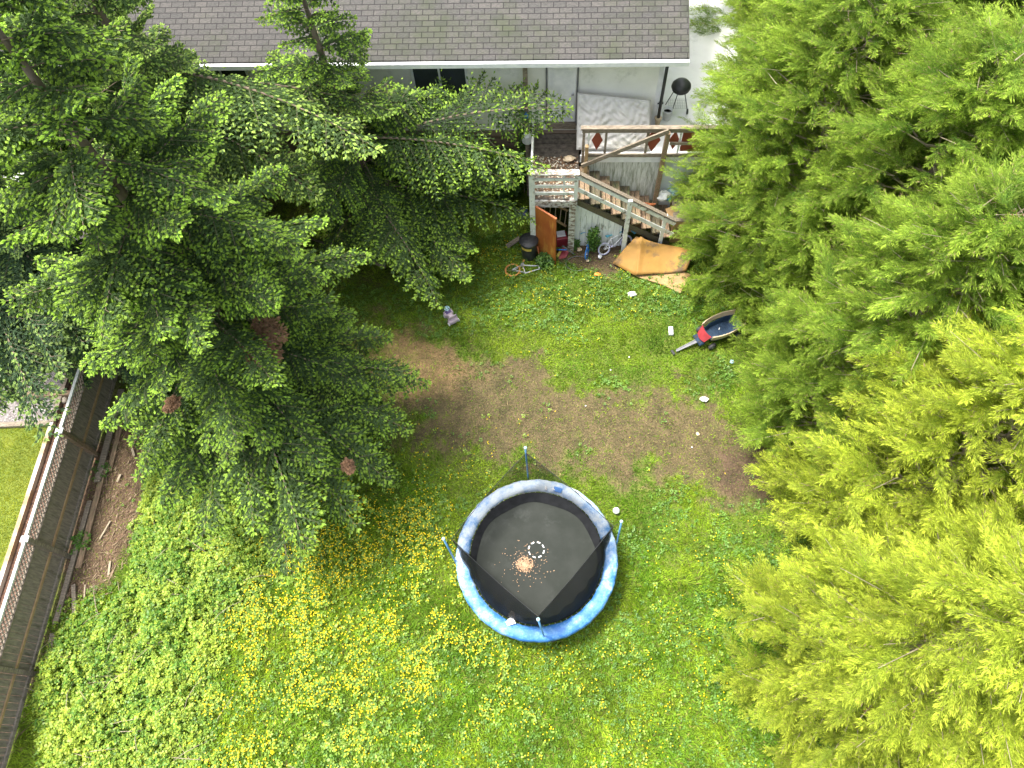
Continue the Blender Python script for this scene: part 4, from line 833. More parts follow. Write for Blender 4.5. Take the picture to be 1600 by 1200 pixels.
o = MB(); p0, p1 = PV(484, 372, .35), PV(602, 417, .35); o.tube([p0, p0.lerp(p1, .3) + Vector((0, 0, .03)), p0.lerp(p1, .7), p1], [.03, .045, .05, .055], 8); single(o, 'fallen_pole', 'oldwood', tuple(p0), 'long grey fallen pole under the conifer boughs', 'pole', smooth=True)
o = MB(); c0 = PV(903, 412, .03); o.tube([c0 + Vector((.36 * math.cos(a * .33) * (1 + .03 * math.sin(a)), .27 * math.sin(a * .33), .015)) for a in range(17)], .008, 5); single(o, 'cable_loop', 'greyplastic', tuple(c0), 'thin pale cable looped on the bare earth by the skirting boards', 'cable')

# ------------------------------------------------------------ house, shed, landing, stairs, deck
WT = 2.60
def make_house():
    t = house_thing('house', 'white sided house with brown lower storey across the top of the yard', 'house', -5, WT, 0)
    s0, s1 = -16, 3.35
    m = MB(); zs = 2.30; k = 0
    while zs < 5.0:                                   # lapped siding courses
        m.add([(s0, WT - .022, zs), (s1, WT - .022, zs), (s1, WT - .004, zs + .124), (s0, WT - .004, zs + .124)], [(0, 1, 2, 3)]); m.add([(s0, WT - .004, zs), (s1, WT - .004, zs), (s1, WT - .022, zs), (s0, WT - .022, zs)], [(0, 1, 2, 3)]); zs += .124
    m.bb(s0, s1, WT, WT + .2, 2.3, 5.05); m.bb(s1 - .2, s1, WT + .2, 11, 2.3, 5.05); w_ = m.build('upper_wall', 'siding', t)
    MB().bb(s1 - .10, s1 + .02, WT - .045, WT + .1, 2.5, 5.0).build('corner_board', 'white', t)
    MB().bb(s0, -.05, WT - .05, WT + .1, 2.12, 2.29).build('skirt_trim', 'brown', t)
    m = MB(); m.bb(s0, s1, WT + .04, WT + .24, 0, 2.12); zs = .1
    while zs < 2.1: m.bb(s0, -.05, WT + .022, WT + .04, zs, zs + .17); zs += .19
    m.build('lower_wall', 'brickbrown', t)
    m = MB(); ev, rg = 2.02, 8.5
    m.add([(s0, ev, 5.02), (s1 + .5, ev, 5.02), (s1 + .5, rg, 7.4), (s0, rg, 7.4), (s0, ev, 4.9), (s1 + .5, ev, 4.9), (s1 + .5, rg, 7.28), (s0, rg, 7.28)], [(0, 1, 2, 3), (7, 6, 5, 4), (0, 4, 5, 1), (1, 5, 6, 2), (2, 6, 7, 3), (3, 7, 4, 0)])
    r_ = m.build('roof', 'roof', t)
    g = MB(); g.bb(s0, s1 + .5, ev - .12, ev - .01, 4.86, 4.98); g.build('gutter', 'white', r_)
    for a0, a1 in ((-9.3, -7.9), (-6.5, -5.5), (-3.3, -1.9)):
        f = MB(); z0, z1 = 3.42, 4.5
        for q in ((a0 - .06, a1 + .06, z0 - .07, z0), (a0 - .06, a1 + .06, z1, z1 + .07), (a0 - .06, a0, z0, z1), (a1, a1 + .06, z0, z1), ((a0 + a1) / 2 - .025, (a0 + a1) / 2 + .025, z0, z1)): f.bb(q[0], q[1], WT - .07, WT - .025, q[2], q[3])
        w1 = f.build('window', 'white', t); MB().bb(a0, a1, WT - .045, WT - .03, z0, z1).build('pane', 'glass', w1)
        MB().bb(a0 - .1, a1 + .1, WT - .12, WT - .072, z0 - .11, z0 - .07).build('sill', 'greyplastic', w1)
    # back door with panels
    d = MB(); d.bb(.32, 1.08, WT - .055, WT - .025, 2.62, 4.62)
    for a0, a1, z0, z1 in ((.42, .66, 2.85, 3.35), (.75, .99, 2.85, 3.35), (.42, .66, 3.5, 4.45), (.75, .99, 3.5, 4.45)): 
        for q in ((a0, a1, z0, z0 + .02), (a0, a1, z1 - .02, z1), (a0, a0 + .02, z0, z1), (a1 - .02, a1, z0, z1)): d.bb(q[0], q[1], WT - .066, WT - .055, q[2], q[3])
    dd = d.build('back_door', 'white', t); MB().lathe([(.02, 0), (.03, .02), (.028, .05), (0, .06)], (.99, WT - .06, 3.55), 12, mat=Matrix.Rotation(math.pi / 2, 3, 'X')).build('door_knob', 'steel', dd, True)
    MB().bb(.26, .30, WT - .075, WT - .025, 2.5, 4.7).build('door_jamb', 'greyplastic', t); MB().bb(1.10, 1.14, WT - .075, WT - .025, 2.5, 4.7).build('door_jamb', 'greyplastic', t)
    MB().bb(.28, 1.12, WT - .14, WT - .02, 2.42, 2.60).build('door_sill', 'oldwood', t)
    MB().tube([(-5.75, WT - .04, 4.2), (-5.72, WT - .04, 3.2), (-5.5, WT - .04, 2.9), (-5.42, WT - .04, 2.35)], .012, 5).build('wall_cable', 'black', t)
make_house()
def make_stairs():
    t = house_thing('wooden_staircase', 'weathered outdoor staircase with peeling white railings leading down from the landing', 'staircase', 2.5, .7, 0)
    zL = 2.16; slope = .64; zn = lambda s: zL - (s - 1.2) * slope
    # landing
    f = MB()
    for k in range(13): f.bb(-.10, 1.22, .04 + k * .195, .225 + k * .195, zL - .05, zL)
    f.build('landing_floor', 'dirtyfloor', t)
    MB().bb(-.12, 1.18, -.045, .03, zL - .24, zL - .02).build('landing_beam', 'peelwood', t)
    for s0_, s1_ in ((-.13, .02), (.97, 1.15)): MB().bb(s0_, s1_, -.06, .07, 0, 3.12 if s0_ < 0 else zL + .02).build('landing_post', 'whitewood' if s0_ < 0 else 'peelwood', t)
    MB().bb(1.08, 1.18, -.03, .07, zL + .02, 3.12).build('landing_post', 'whitewood', t)
    MB().bb(-.14, 1.20, -.08, .12, 3.12, 3.16).build('top_rail', 'peelwood', t)
    for z in (2.93, 2.68, 2.42): MB().bb(.021, 1.079, -.02, .02, z - .05, z + .04).build('rail', 'whitewood', t)
    MB().bb(.78, .83, .02, .05, 2.2, 3.12).build('baluster', 'whitewood', t)
    # left side rail of the landing
    for z in (2.93, 2.55): MB().bb(-.10, -.06, .071, 2.4, z - .045, z + .045).build('rail', 'whitewood', t)
    # treads: two planks each
    n = 9; run = (3.98 - 1.24) / n
    for k in range(n):
        s = 1.24 + k * run; z = zL - .07 - k * (run * slope)
        a = MB(); a.bb(s, s + .135, .10, 1.355, z - .04, z); a.bb(s + .150, s + .275, .12, 1.358, z - .038, z + .002); a.build('tread', 'treadwood' if k % 3 != 1 else 'treadwet', t)
    for y0, nm in ((.20, 1), (1.24, 2)):
        m = MB(); m.add([(1.18, y0, zn(1.18) - .20), (4.0, y0, zn(4.0) - .20), (4.0, y0, zn(4.0) - .42), (1.18, y0, zn(1.18) - .42), (1.18, y0 + .045, zn(1.18) - .20), (4.0, y0 + .045, zn(4.0) - .20), (4.0, y0 + .045, zn(4.0) - .42), (1.18, y0 + .045, zn(1.18) - .42)], [(3, 2, 1, 0), (4, 5, 6, 7), (0, 1, 5, 4), (1, 2, 6, 5), (2, 3, 7, 6), (3, 0, 4, 7)]); m.build('stringer', 'treadwet', t)
    # outer railing
    MB().bar((1.14, .06, 3.13), (3.98, .06, 3.13 - 2.84 * slope), .13, .035).build('handrail', 'oldwood', t)
    MB().bar((1.18, .02, 2.98), (3.98, .02, 2.98 - 2.80 * slope), .03, .11).build('rail', 'whitewood', t)
    MB().bar((1.18, .02, 2.55), (3.98, .02, 2.55 - 2.80 * slope), .035, .12).build('rail', 'whitewood', t)
    MB().bb(2.56, 2.68, -.09, -.005, 0, 2.20).build('post', 'whitewood', t)
    MB().bb(3.64, 3.74, .045, .13, .2, 1.50).build('post', 'whitewood', t)
    # skirting of vertical boards under the stairs
    m = MB(); s = 1.155
    while s < 2.52:
        e = min(s + .165, 2.54); z0, z1 = zn(s) - .44, zn(e) - .44; y0, y1 = .215, .240
        m.add([(s, y0, 0), (e - .008, y0, 0), (e - .008, y0, z1), (s, y0, z0), (s, y1, 0), (e - .008, y1, 0), (e - .008, y1, z1), (s, y1, z0)], [(0, 1, 2, 3), (7, 6, 5, 4), (0, 4, 5, 1), (1, 5, 6, 2), (2, 6, 7, 3), (3, 7, 4, 0)]); s += .165
    m.build('skirting', 'planks', t)
    # side walls of the storage under the landing
    MB().bb(-.14, -.10, .071, 2.6, 0, zL - .06).build('storage_side', 'brickbrown', t); MB().bb(1.155, 1.19, .26, 2.6, 0, zL - .06).build('storage_side', 'brickbrown', t)
    # the loose handrail plank on the upper side
    MB().bar((1.30, 1.02, 2.42), (3.50, 1.02, 3.62), .05, .12).build('diagonal_plank', 'oldwood', t)
make_stairs()
def make_shed_door():
    hp = L(.03, -.07, 0); fp = L(.61, -.52, 0); d = fp - hp; d[2] = 0; ln = np.linalg.norm(d); hd = math.atan2(d[1], d[0])
    t = thing('shed_door', 'rusty orange board door standing open under the landing', 'door', tuple(hp), (0, 0, hd))
    MB().sheet(lambda u, v: Vector((ln * u, .012 * math.sin(u * 5) * v, .02 + 1.93 * v)), 6, 8, th=.035).build('panel', 'orangedoor', t); MB().bb(0, ln, -.005, .045, 1.951, 1.985).build('top_edge', 'edgeorange', t)
make_shed_door()
def make_deck():
    t = house_thing('deck', 'raised deck with white coating, mouldy white front boards and wooden railing', 'deck', 3.5, 2, 0)
    m = MB(); m.bb(1.28, 8.2, 1.36, WT - .03, 2.42, 2.50); m.bb(3.38, 8.2, WT - .03, 9, 2.42, 2.50); m.build('floor', 'deckwhite', t)
    MB().bb(1.24, 8.2, 1.30, 1.36, 2.28, 2.505).build('edge_trim', 'white', t)
    m = MB(); s = 1.30
    while s < 3.58: m.bb(s, s + .178, 1.38, 1.40, 0, 2.30); s += .18
    m.bb(1.3, 3.6, 1.401, 1.43, 0, 2.3); m.build('front_boards', 'mould', t)
    MT['stainwall'] = M('spotted_white_wall', (.62, .66, .68), (.52, .56, .58), 2, .6, .05, c3=(.02, .02, .025), s3=6, lo3=.66, hi3=.68)
    MB().bb(3.62, 8.2, 1.40, 1.43, 0, 2.30).build('front_wall', 'stainwall', t)
    MB().bb(1.22, 8.1, 1.16, 1.30, 3.52, 3.565).build('top_rail', 'railwood' if 'railwood' in MT else 'oldwood', t)
    MB().bb(1.26, 8.1, 1.20, 1.245, 3.40, 3.519).build('rail', 'oldwood', t)
    MB().bb(1.40, 8.1, 1.20, 1.245, 2.56, 2.66).build('rail', 'oldwood', t)
    MB().bb(3.62, 8.1, 1.16, 1.199, 3.02, 3.10).build('rail', 'oldwood', t)
    for s, w_, z0, mt in ((1.28, .07, 2.2, 'oldwood'), (1.42, .05, 2.3, 'whitewood'), (1.88, .06, 2.51, 'oldwood'), (2.98, .07, 2.51, 'oldwood'), (3.86, .05, 2.51, 'whitewood'), (4.9, .07, 2.51, 'oldwood')):
        MB().bb(s, s + w_, 1.247, 1.295, z0, 3.518).build('post', mt, t)
    MB().bb(1.36, 1.45, 1.05, 1.158, 2.1, 3.05).build('newel_post', 'railtan', t)
    MB().bb(3.44, 3.56, 1.03, 1.150, .9, 3.50).build('newel_post', 'treadwood', t)
    # red diamond boards behind the rail
    for s, ww, hh in ((1.68, .15, .34), (3.18, .20, .40), (3.74, .14, .32)):
        m = MB(); y0, y1 = 1.302, 1.318; zc = 3.06
        p = [(s - ww, zc), (s, zc - hh), (s + ww, zc), (s, zc + hh)]; m.add([(a, y0, b) for a, b in p] + [(a, y1, b) for a, b in p], [(0, 1, 2, 3), (7, 6, 5, 4)] + [(k, 4 + k, 4 + (k + 1) % 4, (k + 1) % 4) for k in range(4)]); m.build('diamond_panel', 'rustred', t)
    MB().bb(3.94, 4.85, 1.302, 1.318, 2.68, 3.38).build('red_panel', 'rustred', t)
make_deck()
def make_mattress():
    t = house_thing('mattress', 'stained white quilted mattress leaning against the house wall behind the railing', 'mattress', 2.1, 1.9, 2.5)
    A, B, Cc, D = Vector((1.14, 1.50, 2.56)), Vector((3.16, 1.50, 2.56)), Vector((3.10, 2.34, 3.50)), Vector((1.12, 2.36, 3.74))
    n = (B - A).cross(D - A).normalized(); r = random.Random(4); cr = [(r.random(), r.random()) for _ in range(60)]
    def f(u, v):
        p = A.lerp(B, u).lerp(D.lerp(Cc, u), v); e = min(u, 1 - u, v, 1 - v); k = .05 * (1 - max(0, 1 - e / .04) ** 2)
        q = .020 * math.sin(u * 52 + 3 * math.sin(v * 9)) * math.sin(v * 36 + 2 * math.sin(u * 11)) + .022 * math.sin(u * 15 + v * 9 + 2 * math.sin(v * 7)) + .012 * math.sin(v * 40 + 4 * math.sin(u * 9))
        return p + n * (k + (q if e > .03 else 0)) * 1.0
    MB().sheet(f, 96, 72).build('quilted_top', 'mattress', t, True)
    s = MB(); c4 = [A, B, Cc, D]; back = [q - n * .17 for q in c4]; s.add(c4 + back, [(7, 6, 5, 4)] + [(k, (k + 1) % 4, 4 + (k + 1) % 4, 4 + k) for k in range(4)]); s.build('side_band', 'greybeige', t)
    MB().tube([p + n * .012 for p in (A, B, Cc, D)], .012, 6, closed=True).build('piping', 'greybeige', t)
make_mattress()
def make_grill():
    s, tt = st(1057, 172, 2.5); t = house_thing('barbecue', 'black kettle barbecue on three legs with wire rack on the white deck', 'barbecue', s, tt, 2.5); z0 = 2.5
    MB().lathe([(.05, .60), (.16, .63), (.24, .70), (.27, .78), (.255, .78)], (s, tt, z0), 24).build('bowl', 'black', t, True)
    MB().lathe([(.275, .785), (.26, .86), (.19, .94), (.08, .985), (0, .99)], (s, tt, z0), 24).build('lid', 'black', t, True)
    for k, (dx, dy) in enumerate(((-.30, .22), (-.12, -.02), (.28, -.16))):
        MB().tube([(s + dx * .4, tt + dy * .4, z0 + .68), (s + dx, tt + dy, z0 + (.07 if k == 2 else .01))], .012, 6).build('leg', 'black', t)
    MB().lathe([(.02, -.02), (.075, -.02), (.08, 0), (.075, .02), (.02, .02)], (s + .28, tt - .16, z0 + .08), 16, mat=Matrix.Rotation(math.pi / 2, 3, 'Y')).build('wheel', 'black', t, True)
    m = MB()
    for k in range(9): m.tube([(s - .26 + k * .065, tt - .2, z0 + .22), (s - .26 + k * .065, tt + .2, z0 + .22)], .004, 4); 
    for k in range(7): m.tube([(s - .26, tt - .2 + k * .066, z0 + .22), (s + .26, tt - .2 + k * .066, z0 + .22)], .004, 4)
    m.build('wire_rack', 'steel', t)
make_grill()
s_, t_ = st(1041, 186, 2.5); b = house_thing('bucket', 'white bucket beside the downpipe on the deck', 'bucket', s_, t_, 2.5)
MB().lathe([(.10, 2.505), (.135, 2.80), (.145, 2.80), (.145, 2.83), (.125, 2.83), (.10, 2.62), (0, 2.615)], (s_, t_, 0), 24).build('pail', 'white', b, True); MB().lathe([(.117, 2.745), (.0, 2.745)], (s_, t_, 0), 20).build('dark_contents', 'dirtyfloor', b)
MB().tube([(s_ - .14, t_, 2.8), (s_ - .1, t_ - .1, 2.84), (s_, t_ - .15, 2.86), (s_ + .1, t_ - .1, 2.84), (s_ + .14, t_, 2.8)], .005, 5).build('handle', 'steel', b)
dp = house_thing('downpipe', 'black downpipe at the house corner ending above a pale funnel', 'downpipe', 3.42, 2.5, 2.5)
MB().tube([(3.42, 2.50, 2.78), (3.42, 2.50, 4.85)], .045, 10).build('pipe', 'black', dp, True); MB().bb(3.34, 3.50, 2.54, 2.60, 3.2, 3.24).build('bracket', 'black', dp)
MB().lathe([(.03, 2.51), (.055, 2.56), (.10, 2.77), (.105, 2.80), (.09, 2.80)], (3.42, 2.48, 0), 16).build('funnel', 'tan', dp, True)
# post by the landing with climbing plant and blue ornament
wp = house_thing('wooden_post', 'weathered wooden post at the corner of the landing, lower end wrapped in white', 'post', -.27, 2.25, 2.1)
MB().bb(-.33, -.21, 2.19, 2.31, 0, 5.0).build('shaft', 'oldwood', wp); MB().lathe([(.13, 2.15), (.16, 2.2), (.15, 2.42), (.09, 2.5)], (-.27, 2.25, 0), 10).build('wrapping', 'white', wp)
orn = house_thing('blue_ornament', 'blue glass ornament hanging on the wooden post', 'ornament', -.27, 2.12, 3.2)
MB().lathe([(.0, 3.10), (.05, 3.13), (.075, 3.19), (.06, 3.25), (.03, 3.28), (.02, 3.33)], (-.27, 2.10, 0), 14).build('glass_ball', 'blueplastic', orn, True); MB().tube([(-.27, 2.10, 3.3), (-.31, 2.13, 3.5), (-.27, 2.17, 3.7)], .006, 4).build('string', 'black', orn)

# things stored under and around the stairs
lad = house_thing('ladder', 'pale yellow ladder lying aslant inside the dark storage', 'ladder', .6, .6, 0)
A, B = Vector((.30, .35, 1.75)), Vector((.95, .55, 1.15)); A2, B2 = A + Vector((.05, .75, .25)), B + Vector((.05, .75, .25))
dn = Vector((-.06, -.12, -.75))
for a_, b_ in ((A, B), (A + dn * .55, B + dn * .75)): MB().bar(a_, b_, .035, .07).build('side_rail', 'railtan', lad)
for k in range(5): q = k / 4.3; MB().tube([A.lerp(B, q), (A + dn * .55).lerp(B + dn * .75, q)], .013, 6).build('rung', 'tan', lad)
MB().bb(.55, .62, .45, .52, 0, 1.0).build('foot', 'railtan', lad)
rb = house_thing('red_box', 'red plastic box with pale lid inside the storage doorway', 'box', .78, .25, 0); MB().box((.78, .3, .19), (.34, .3, .36), .2, bev=.02).build('body', 'red', rb); MB().box((.76, .32, .40), (.26, .22, .05), .2, bev=.015).build('lid', 'whitepaper', rb)
bc = house_thing('blue_crate', 'blue toy board with dark dots leaning out of the storage doorway', 'board', .78, -.2, 0)
mm = Matrix.Rotation(-.9, 3, 'X') @ Matrix.Rotation(.5, 3, 'Z'); MB().box((.74, -.12, .20), (.30, .36, .03), mat=mm).build('board', 'blueplastic', bc)
for i in range(2):
    for j in range(3): MB().lathe([(.028, 0), (.028, .006)], Vector((.74, -.12, .20)) + mm @ Vector((-.07 + .13 * i, -.11 + .11 * j, .016)), 12, mat=mm).build('dot', 'navy', bc)
def pile(name, label, cat, pts, mat, group=None, th=.04):
    q = [PV(*p) for p in pts]; m = MB(); n = len(q); c = sum(q, Vector()) / n; m.add(q + [v - Vector((0, 0, th)) for v in q], [tuple(range(n)), tuple(range(2 * n - 1, n - 1, -1))] + [(k, n + k, n + (k + 1) % n, (k + 1) % n) for k in range(n)]); return single(m, name, mat, tuple(c), label, cat, group)
pile('red_cloth', 'crumpled dark red cloth on the ground before the storage doorway', 'cloth', [(870, 395, .10), (880, 386, .14), (889, 394, .08), (884, 402, .03), (873, 405, .05)], 'red')
pile('yellow_strip', 'yellow and orange plastic strip leaning by the open door edge', 'strip', [(869, 399, .10), (874, 392, .22), (877, 393, .22), (872, 402, .08)], 'yellow')
o = MB().tube([PV(879, 384, .45), PV(897, 397, .06)], .022, 8); single(o, 'metal_pipe', 'greyplastic', tuple(P(897, 397, .02)), 'grey blue pipe leaning across the storage doorway sill', 'pipe')
crumple('blue_bag', 'dark blue bag left of the landing post', 'bag', 818, 338, .5, .32, 'navy', 1.0, 41)
g_j = 'junk piled at the foot of the stairs'
crumple('crumpled_bag', 'white and grey plastic bag at the foot of the stairs', 'bag', 1034, 312, .98, .40, 'whitepaper', .8, 42, (1.1, .9), g_j)
crumple('crumpled_bag', 'pale translucent bag against the spotted wall beyond the stairs', 'bag', 1052, 303, .98, .42, 'paleblue', .8, 43, group=g_j)
crumple('blue_bottle', 'teal plastic bottle between the two bags', 'bottle', 1044, 313, .98, .16, 'teal', 1.1, 44, group=g_j)
sb = house_thing('storage_crate', 'plywood crate under the plastic bags beside the lower stairs', 'crate', 4.35, .85, 0); MB().bb(4.02, 4.75, .35, 1.34, 0, .93).build('body', 'foampale', sb); MB().bb(4.0, 4.77, .33, 1.36, .931, .965).build('lid', 'oldwood', sb)
pile('wood_sheet', 'tan board lying beside the bottom of the stairs', 'board', [(1040, 326, 1.02), (1056, 320, 1.02), (1064, 340, .9), (1047, 346, .9)], 'foampale')
o = MB(); o.bar(PV(999, 317, 1.32), PV(1022, 320, 1.05), .03, .06); o.bar(PV(1000, 322, 1.25), PV(1024, 319, 1.08), .03, .04); single(o, 'orange_tool', MT['edgeorange'], tuple(P(1010, 321, 1.1)), 'orange red plastic toy bat on the stair treads', 'toy')
for i, (a_, b_, w_, mt, lab) in enumerate((((982, 352, .35), (1004, 358, .35), .42, 'foampale', 'grey beige box panel under the stairs'), ((1003, 367, .25), (1030, 365, .3), .05, 'steel', 'pale metal pipe sticking out under the stairs'), ((1012, 368, .3), (1026, 362, .4), .14, 'foampale', 'small tan wooden offcut under the stairs'), ((1012, 374, .2), (1040, 368, .2), .10, 'greyplastic', 'grey plastic tube under the lower stairs'), ((1022, 384, .2), (1034, 388, .2), .12, 'blueplastic', 'blue scrap in the dark under the stairs'))):
    o = MB().bar(PV(*a_), PV(*b_), w_, .05); single(o, 'stored_junk', mt, tuple(P(*a_)), lab, 'junk', 'odds and ends stored under the stairs')
for i, (a_, b_, zz, sz, mt, nm, lab) in enumerate(((905, 391, .05, .16, 'tan', 'broken_tile', 'pale brown lump on the bare earth under the skirting boards'), (937, 402, .05, .13, 'whitepaper', 'paper_scrap', 'white scrap on the bare earth below the white bicycle'), (975, 362, .45, .26, 'navy', 'dark_bag', 'dark blue bag stuffed under the stairs behind the post'), (992, 362, .35, .24, 'teal', 'teal_toy', 'teal toy piece under the stairs above the foam slab'), (1008, 372, .2, .22, 'black', 'black_bag', 'black bag in the dark under the lower stairs'), (880, 372, .25, .18, 'blueplastic', 'blue_tub', 'blue tub inside the storage doorway beside the red box'), (918, 408, .04, .10, 'tan', 'paper_scrap', 'beige scrap on the bare earth beside the blue tyred bicycle'))):
    crumple(nm, lab, 'litter', a_, b_, zz, sz, mt, .6, 60 + i)
crumple('yellow_bag', 'pale yellow bag lying on the landing by the top of the stairs', 'bag', 889, 251, 2.2, .30, 'tan', .5, 46, (1.2, .8))
crumple('dry_wreath', 'brown heap of dry twigs beside the wooden post', 'twigs', 839, 207, 2.2, .42, 'oldwood', .9, 47)
def landing_litter():
    n = 1500; s = RNG.uniform(-.05, 1.15, n); tt = RNG.uniform(.1, 1.6, n); az = RNG.uniform(0, 6.28, n); B = HO + np.outer(s, HU) + np.outer(tt, HV); B[:, 2] = 2.168 + .03 * RNG.random(n)
    q = RNG.random((n, 1)); T = np.where(q < .35, np.array([[.55, .50, .40]]), np.array([[.20, .12, .07]])) * RNG.uniform(.7, 1.2, (n, 1)); D = np.stack([np.cos(az), np.sin(az), RNG.normal(0, .2, n)], 1)
    o = np_obj('landing_litter', rhombi(B, D, np.tile([0, 0, 1.], (n, 1)), RNG.uniform(.03, .12, n), RNG.uniform(.02, .06, n)), 4, T, 'litter'); tag(o, 'dry leaves and paint flakes littering the landing floor', 'leaf litter', kind='stuff')
landing_litter()
def leafy_plant(name, label, base, h, w_, n, c0=(.05, .13, .025), c1=(.15, .28, .05), size=.07, cat='plant', group=None):
    b = np.array(base); root = world_thing(name, label, cat, tuple(b), group); m = MB()
    p = RNG.normal(0, 1, (n, 3)); p = nrm(p) * (RNG.random((n, 1)) ** .4) * np.array([w_, w_, h / 2]); p = p + np.array([0, 0, h / 2]) + b
    tf = lambda k, X, Y: (lambda q: np.array(c0) * (1 - q) + np.array(c1) * q)(RNG.random((k, 1)))
    V, T = leafcluster(p[:, 0], p[:, 1], np.maximum(p[:, 2], .04), 4, np.full(n, size), tf, .02, 1.0)
    np_obj('leaves', V.reshape(-1, 3) - np.array(root['_off']), 6, T, 'leaf', root)
    for i in range(9): q = p[random.randrange(n)]; m.tube([b, (b + q) / 2 + np.array([0, 0, .08]), q], .007, 4)
    m.build('stems', 'twig', root)
leafy_plant('leafy_plant', 'tall leafy green plant against the white skirting boards', P(926, 392, 0), 1.0, .20, 130)
leafy_plant('leafy_plant', 'low leafy weeds growing at the foot of the orange door', P(852, 412, 0), .35, .26, 110)
leafy_plant('leafy_plant', 'small leafy weed at the right doorpost of the storage', P(898, 388, 0), .4, .14, 50)
leafy_plant('leafy_plant', 'yellow green sprig beside the white stair post', P(970, 368, .2), .8, .10, 40, (.12, .22, .03), (.3, .4, .05))
for i, (s, d, hh, lab) in enumerate(((-1.0, 2.1, 1.9, 'dark green shrub below the house wall left of the wooden post'), (-2.3, 2.0, 1.8, 'dark green shrub under the white wall, second left of the post'), (-.42, 2.35, 3.3, 'climbing vine beside the wooden post'))):
    leafy_plant('foundation_shrub', lab, tuple(L(s, d, 0)), hh, .6 if i < 2 else .14, 520 if i < 2 else 160, (.03, .09, .015), (.10, .20, .03), .08, 'shrub')
leafy_plant('leafy_plant', 'patch of broad leaves at the base of the fence boards', P(128, 850, 0), .16, .30, 45, (.08, .2, .03), (.2, .36, .06), .07)
leafy_plant('leafy_plant', 'patch of broad leaves between the old timbers and the bark', P(160, 735, 0), .16, .30, 45, (.07, .17, .03), (.17, .32, .06), .06)

# ------------------------------------------------------------ fence
FO = P(105, 870, 0); fe = P(150, 712, 0) - FO; SP_ = float(np.linalg.norm(fe)); FAN = math.atan2(fe[1], fe[0])
def make_fence():
    # local x runs along the fence, local y points away from the garden
    H1, H2 = 1.16, 1.50
    for k in range(-3, 5):
        lab = {-3: 'near end, outside the crop', -2: 'nearest the bottom left corner', -1: 'beside the bramble thicket at the lower left', 0: 'beside the bark chips, between the two clear posts', 1: 'above the tan braced post, half under the boughs', 2: 'with its lattice under the conifer boughs', 3: 'deep under the conifers', 4: 'at the far end under the conifers'}[k]
        o = FO + k * fe
        t = thing('board_fence', 'weathered board fence panel with lattice top, ' + lab, 'fence', tuple(o), (0, 0, FAN), 'fence panels along the left side')
        b = MB(); x = .06; i = 0
        while x < SP_ - .08:
            w_ = min(.138, SP_ - .06 - x); b.bb(x, x + w_, .0, .018, .08 + (i * 7 % 5) * .004, H1); x += .144; i += 1
        b.build('boards', 'fencewood', t)
        MB().bb(.05, SP_ - .05, -.035, -.001, .60, .66).build('middle_rail', 'railtan', t); MB().bb(.05, SP_ - .05, -.045, -.001, .10, .19).build('bottom_rail', 'fencewood', t)
        MB().bb(.05, SP_ - .05, -.03, .04, H1, H1 + .045).build('lattice_rail', 'oldwood', t)
        MB().bb(.05, SP_ - .05, -.025, .045, H2, H2 + .05).build('top_rail', 'whitewood', t)
        l = MB(); hh = H2 - H1 - .05; x = -hh
        while x < SP_:
            for d_, yy in ((1, .0), (-1, .012)):
                x0, x1 = (x, x + hh) if d_ > 0 else (x + hh, x); a, c = Vector((x0, yy, H1 + .045)), Vector((x1, yy, H2))
                lo, hi = .06, SP_ - .06
                def cl(p, q, lim_, sgn):
                    if (p.x - lim_) * sgn < 0 and (q.x - lim_) * sgn > 0: return p.lerp(q, (lim_ - p.x) / (q.x - p.x))
                    return p
                if (a.x < lo and c.x < lo) or (a.x > hi and c.x > hi): continue
                a2 = cl(cl(a, c, lo, 1), c, hi, -1); c2 = cl(cl(c, a, lo, 1), a, hi, -1)
                if (a2 - c2).length > .03: l.bar(a2, c2, .010, .036, up=(0, 1, 0))
            x += .125
        l.build('lattice', 'oldwood', t)
        pt = thing('fence_post', 'square fence post with pale cap, ' + {-3: 'farthest below the frame', -2: 'below the bottom left corner', -1: 'at the bottom left corner', 0: 'beside the bark chips', 1: 'tan coloured, beside the neighbour lawn corner', 2: 'under the edge of the boughs', 3: 'hidden deep under the boughs', 4: 'at the far end'}[k], 'fence post', tuple(o), (0, 0, FAN), 'fence posts along the left side')
        MB().bb(-.05, .05, -.10, .04, 0, 1.58).build('shaft', 'treadwood' if k == 1 else 'oldwood', pt)
        MB().add([(-.07, -.12, 1.581), (.07, -.12, 1.581), (.07, .06, 1.581), (-.07, .06, 1.581), (-.07, -.12, 1.61), (.07, -.12, 1.61), (.07, .06, 1.61), (-.07, .06, 1.61), (0, -.03, 1.65)], [(3, 2, 1, 0), (0, 1, 5, 4), (1, 2, 6, 5), (2, 3, 7, 6), (3, 0, 4, 7), (4, 5, 8), (5, 6, 8), (6, 7, 8), (7, 4, 8)]).build('cap', 'white', pt)
make_fence()
def FL(x, y, z=0): c, s = math.cos(FAN), math.sin(FAN); return np.array([FO[0] + c * x - s * y, FO[1] + s * x + c * y, z])
def fl(px, py, z):
    d = P(px, py, z) - FO; c, s = math.cos(FAN), math.sin(FAN); return c * d[0] + s * d[1], -s * d[0] + c * d[1]
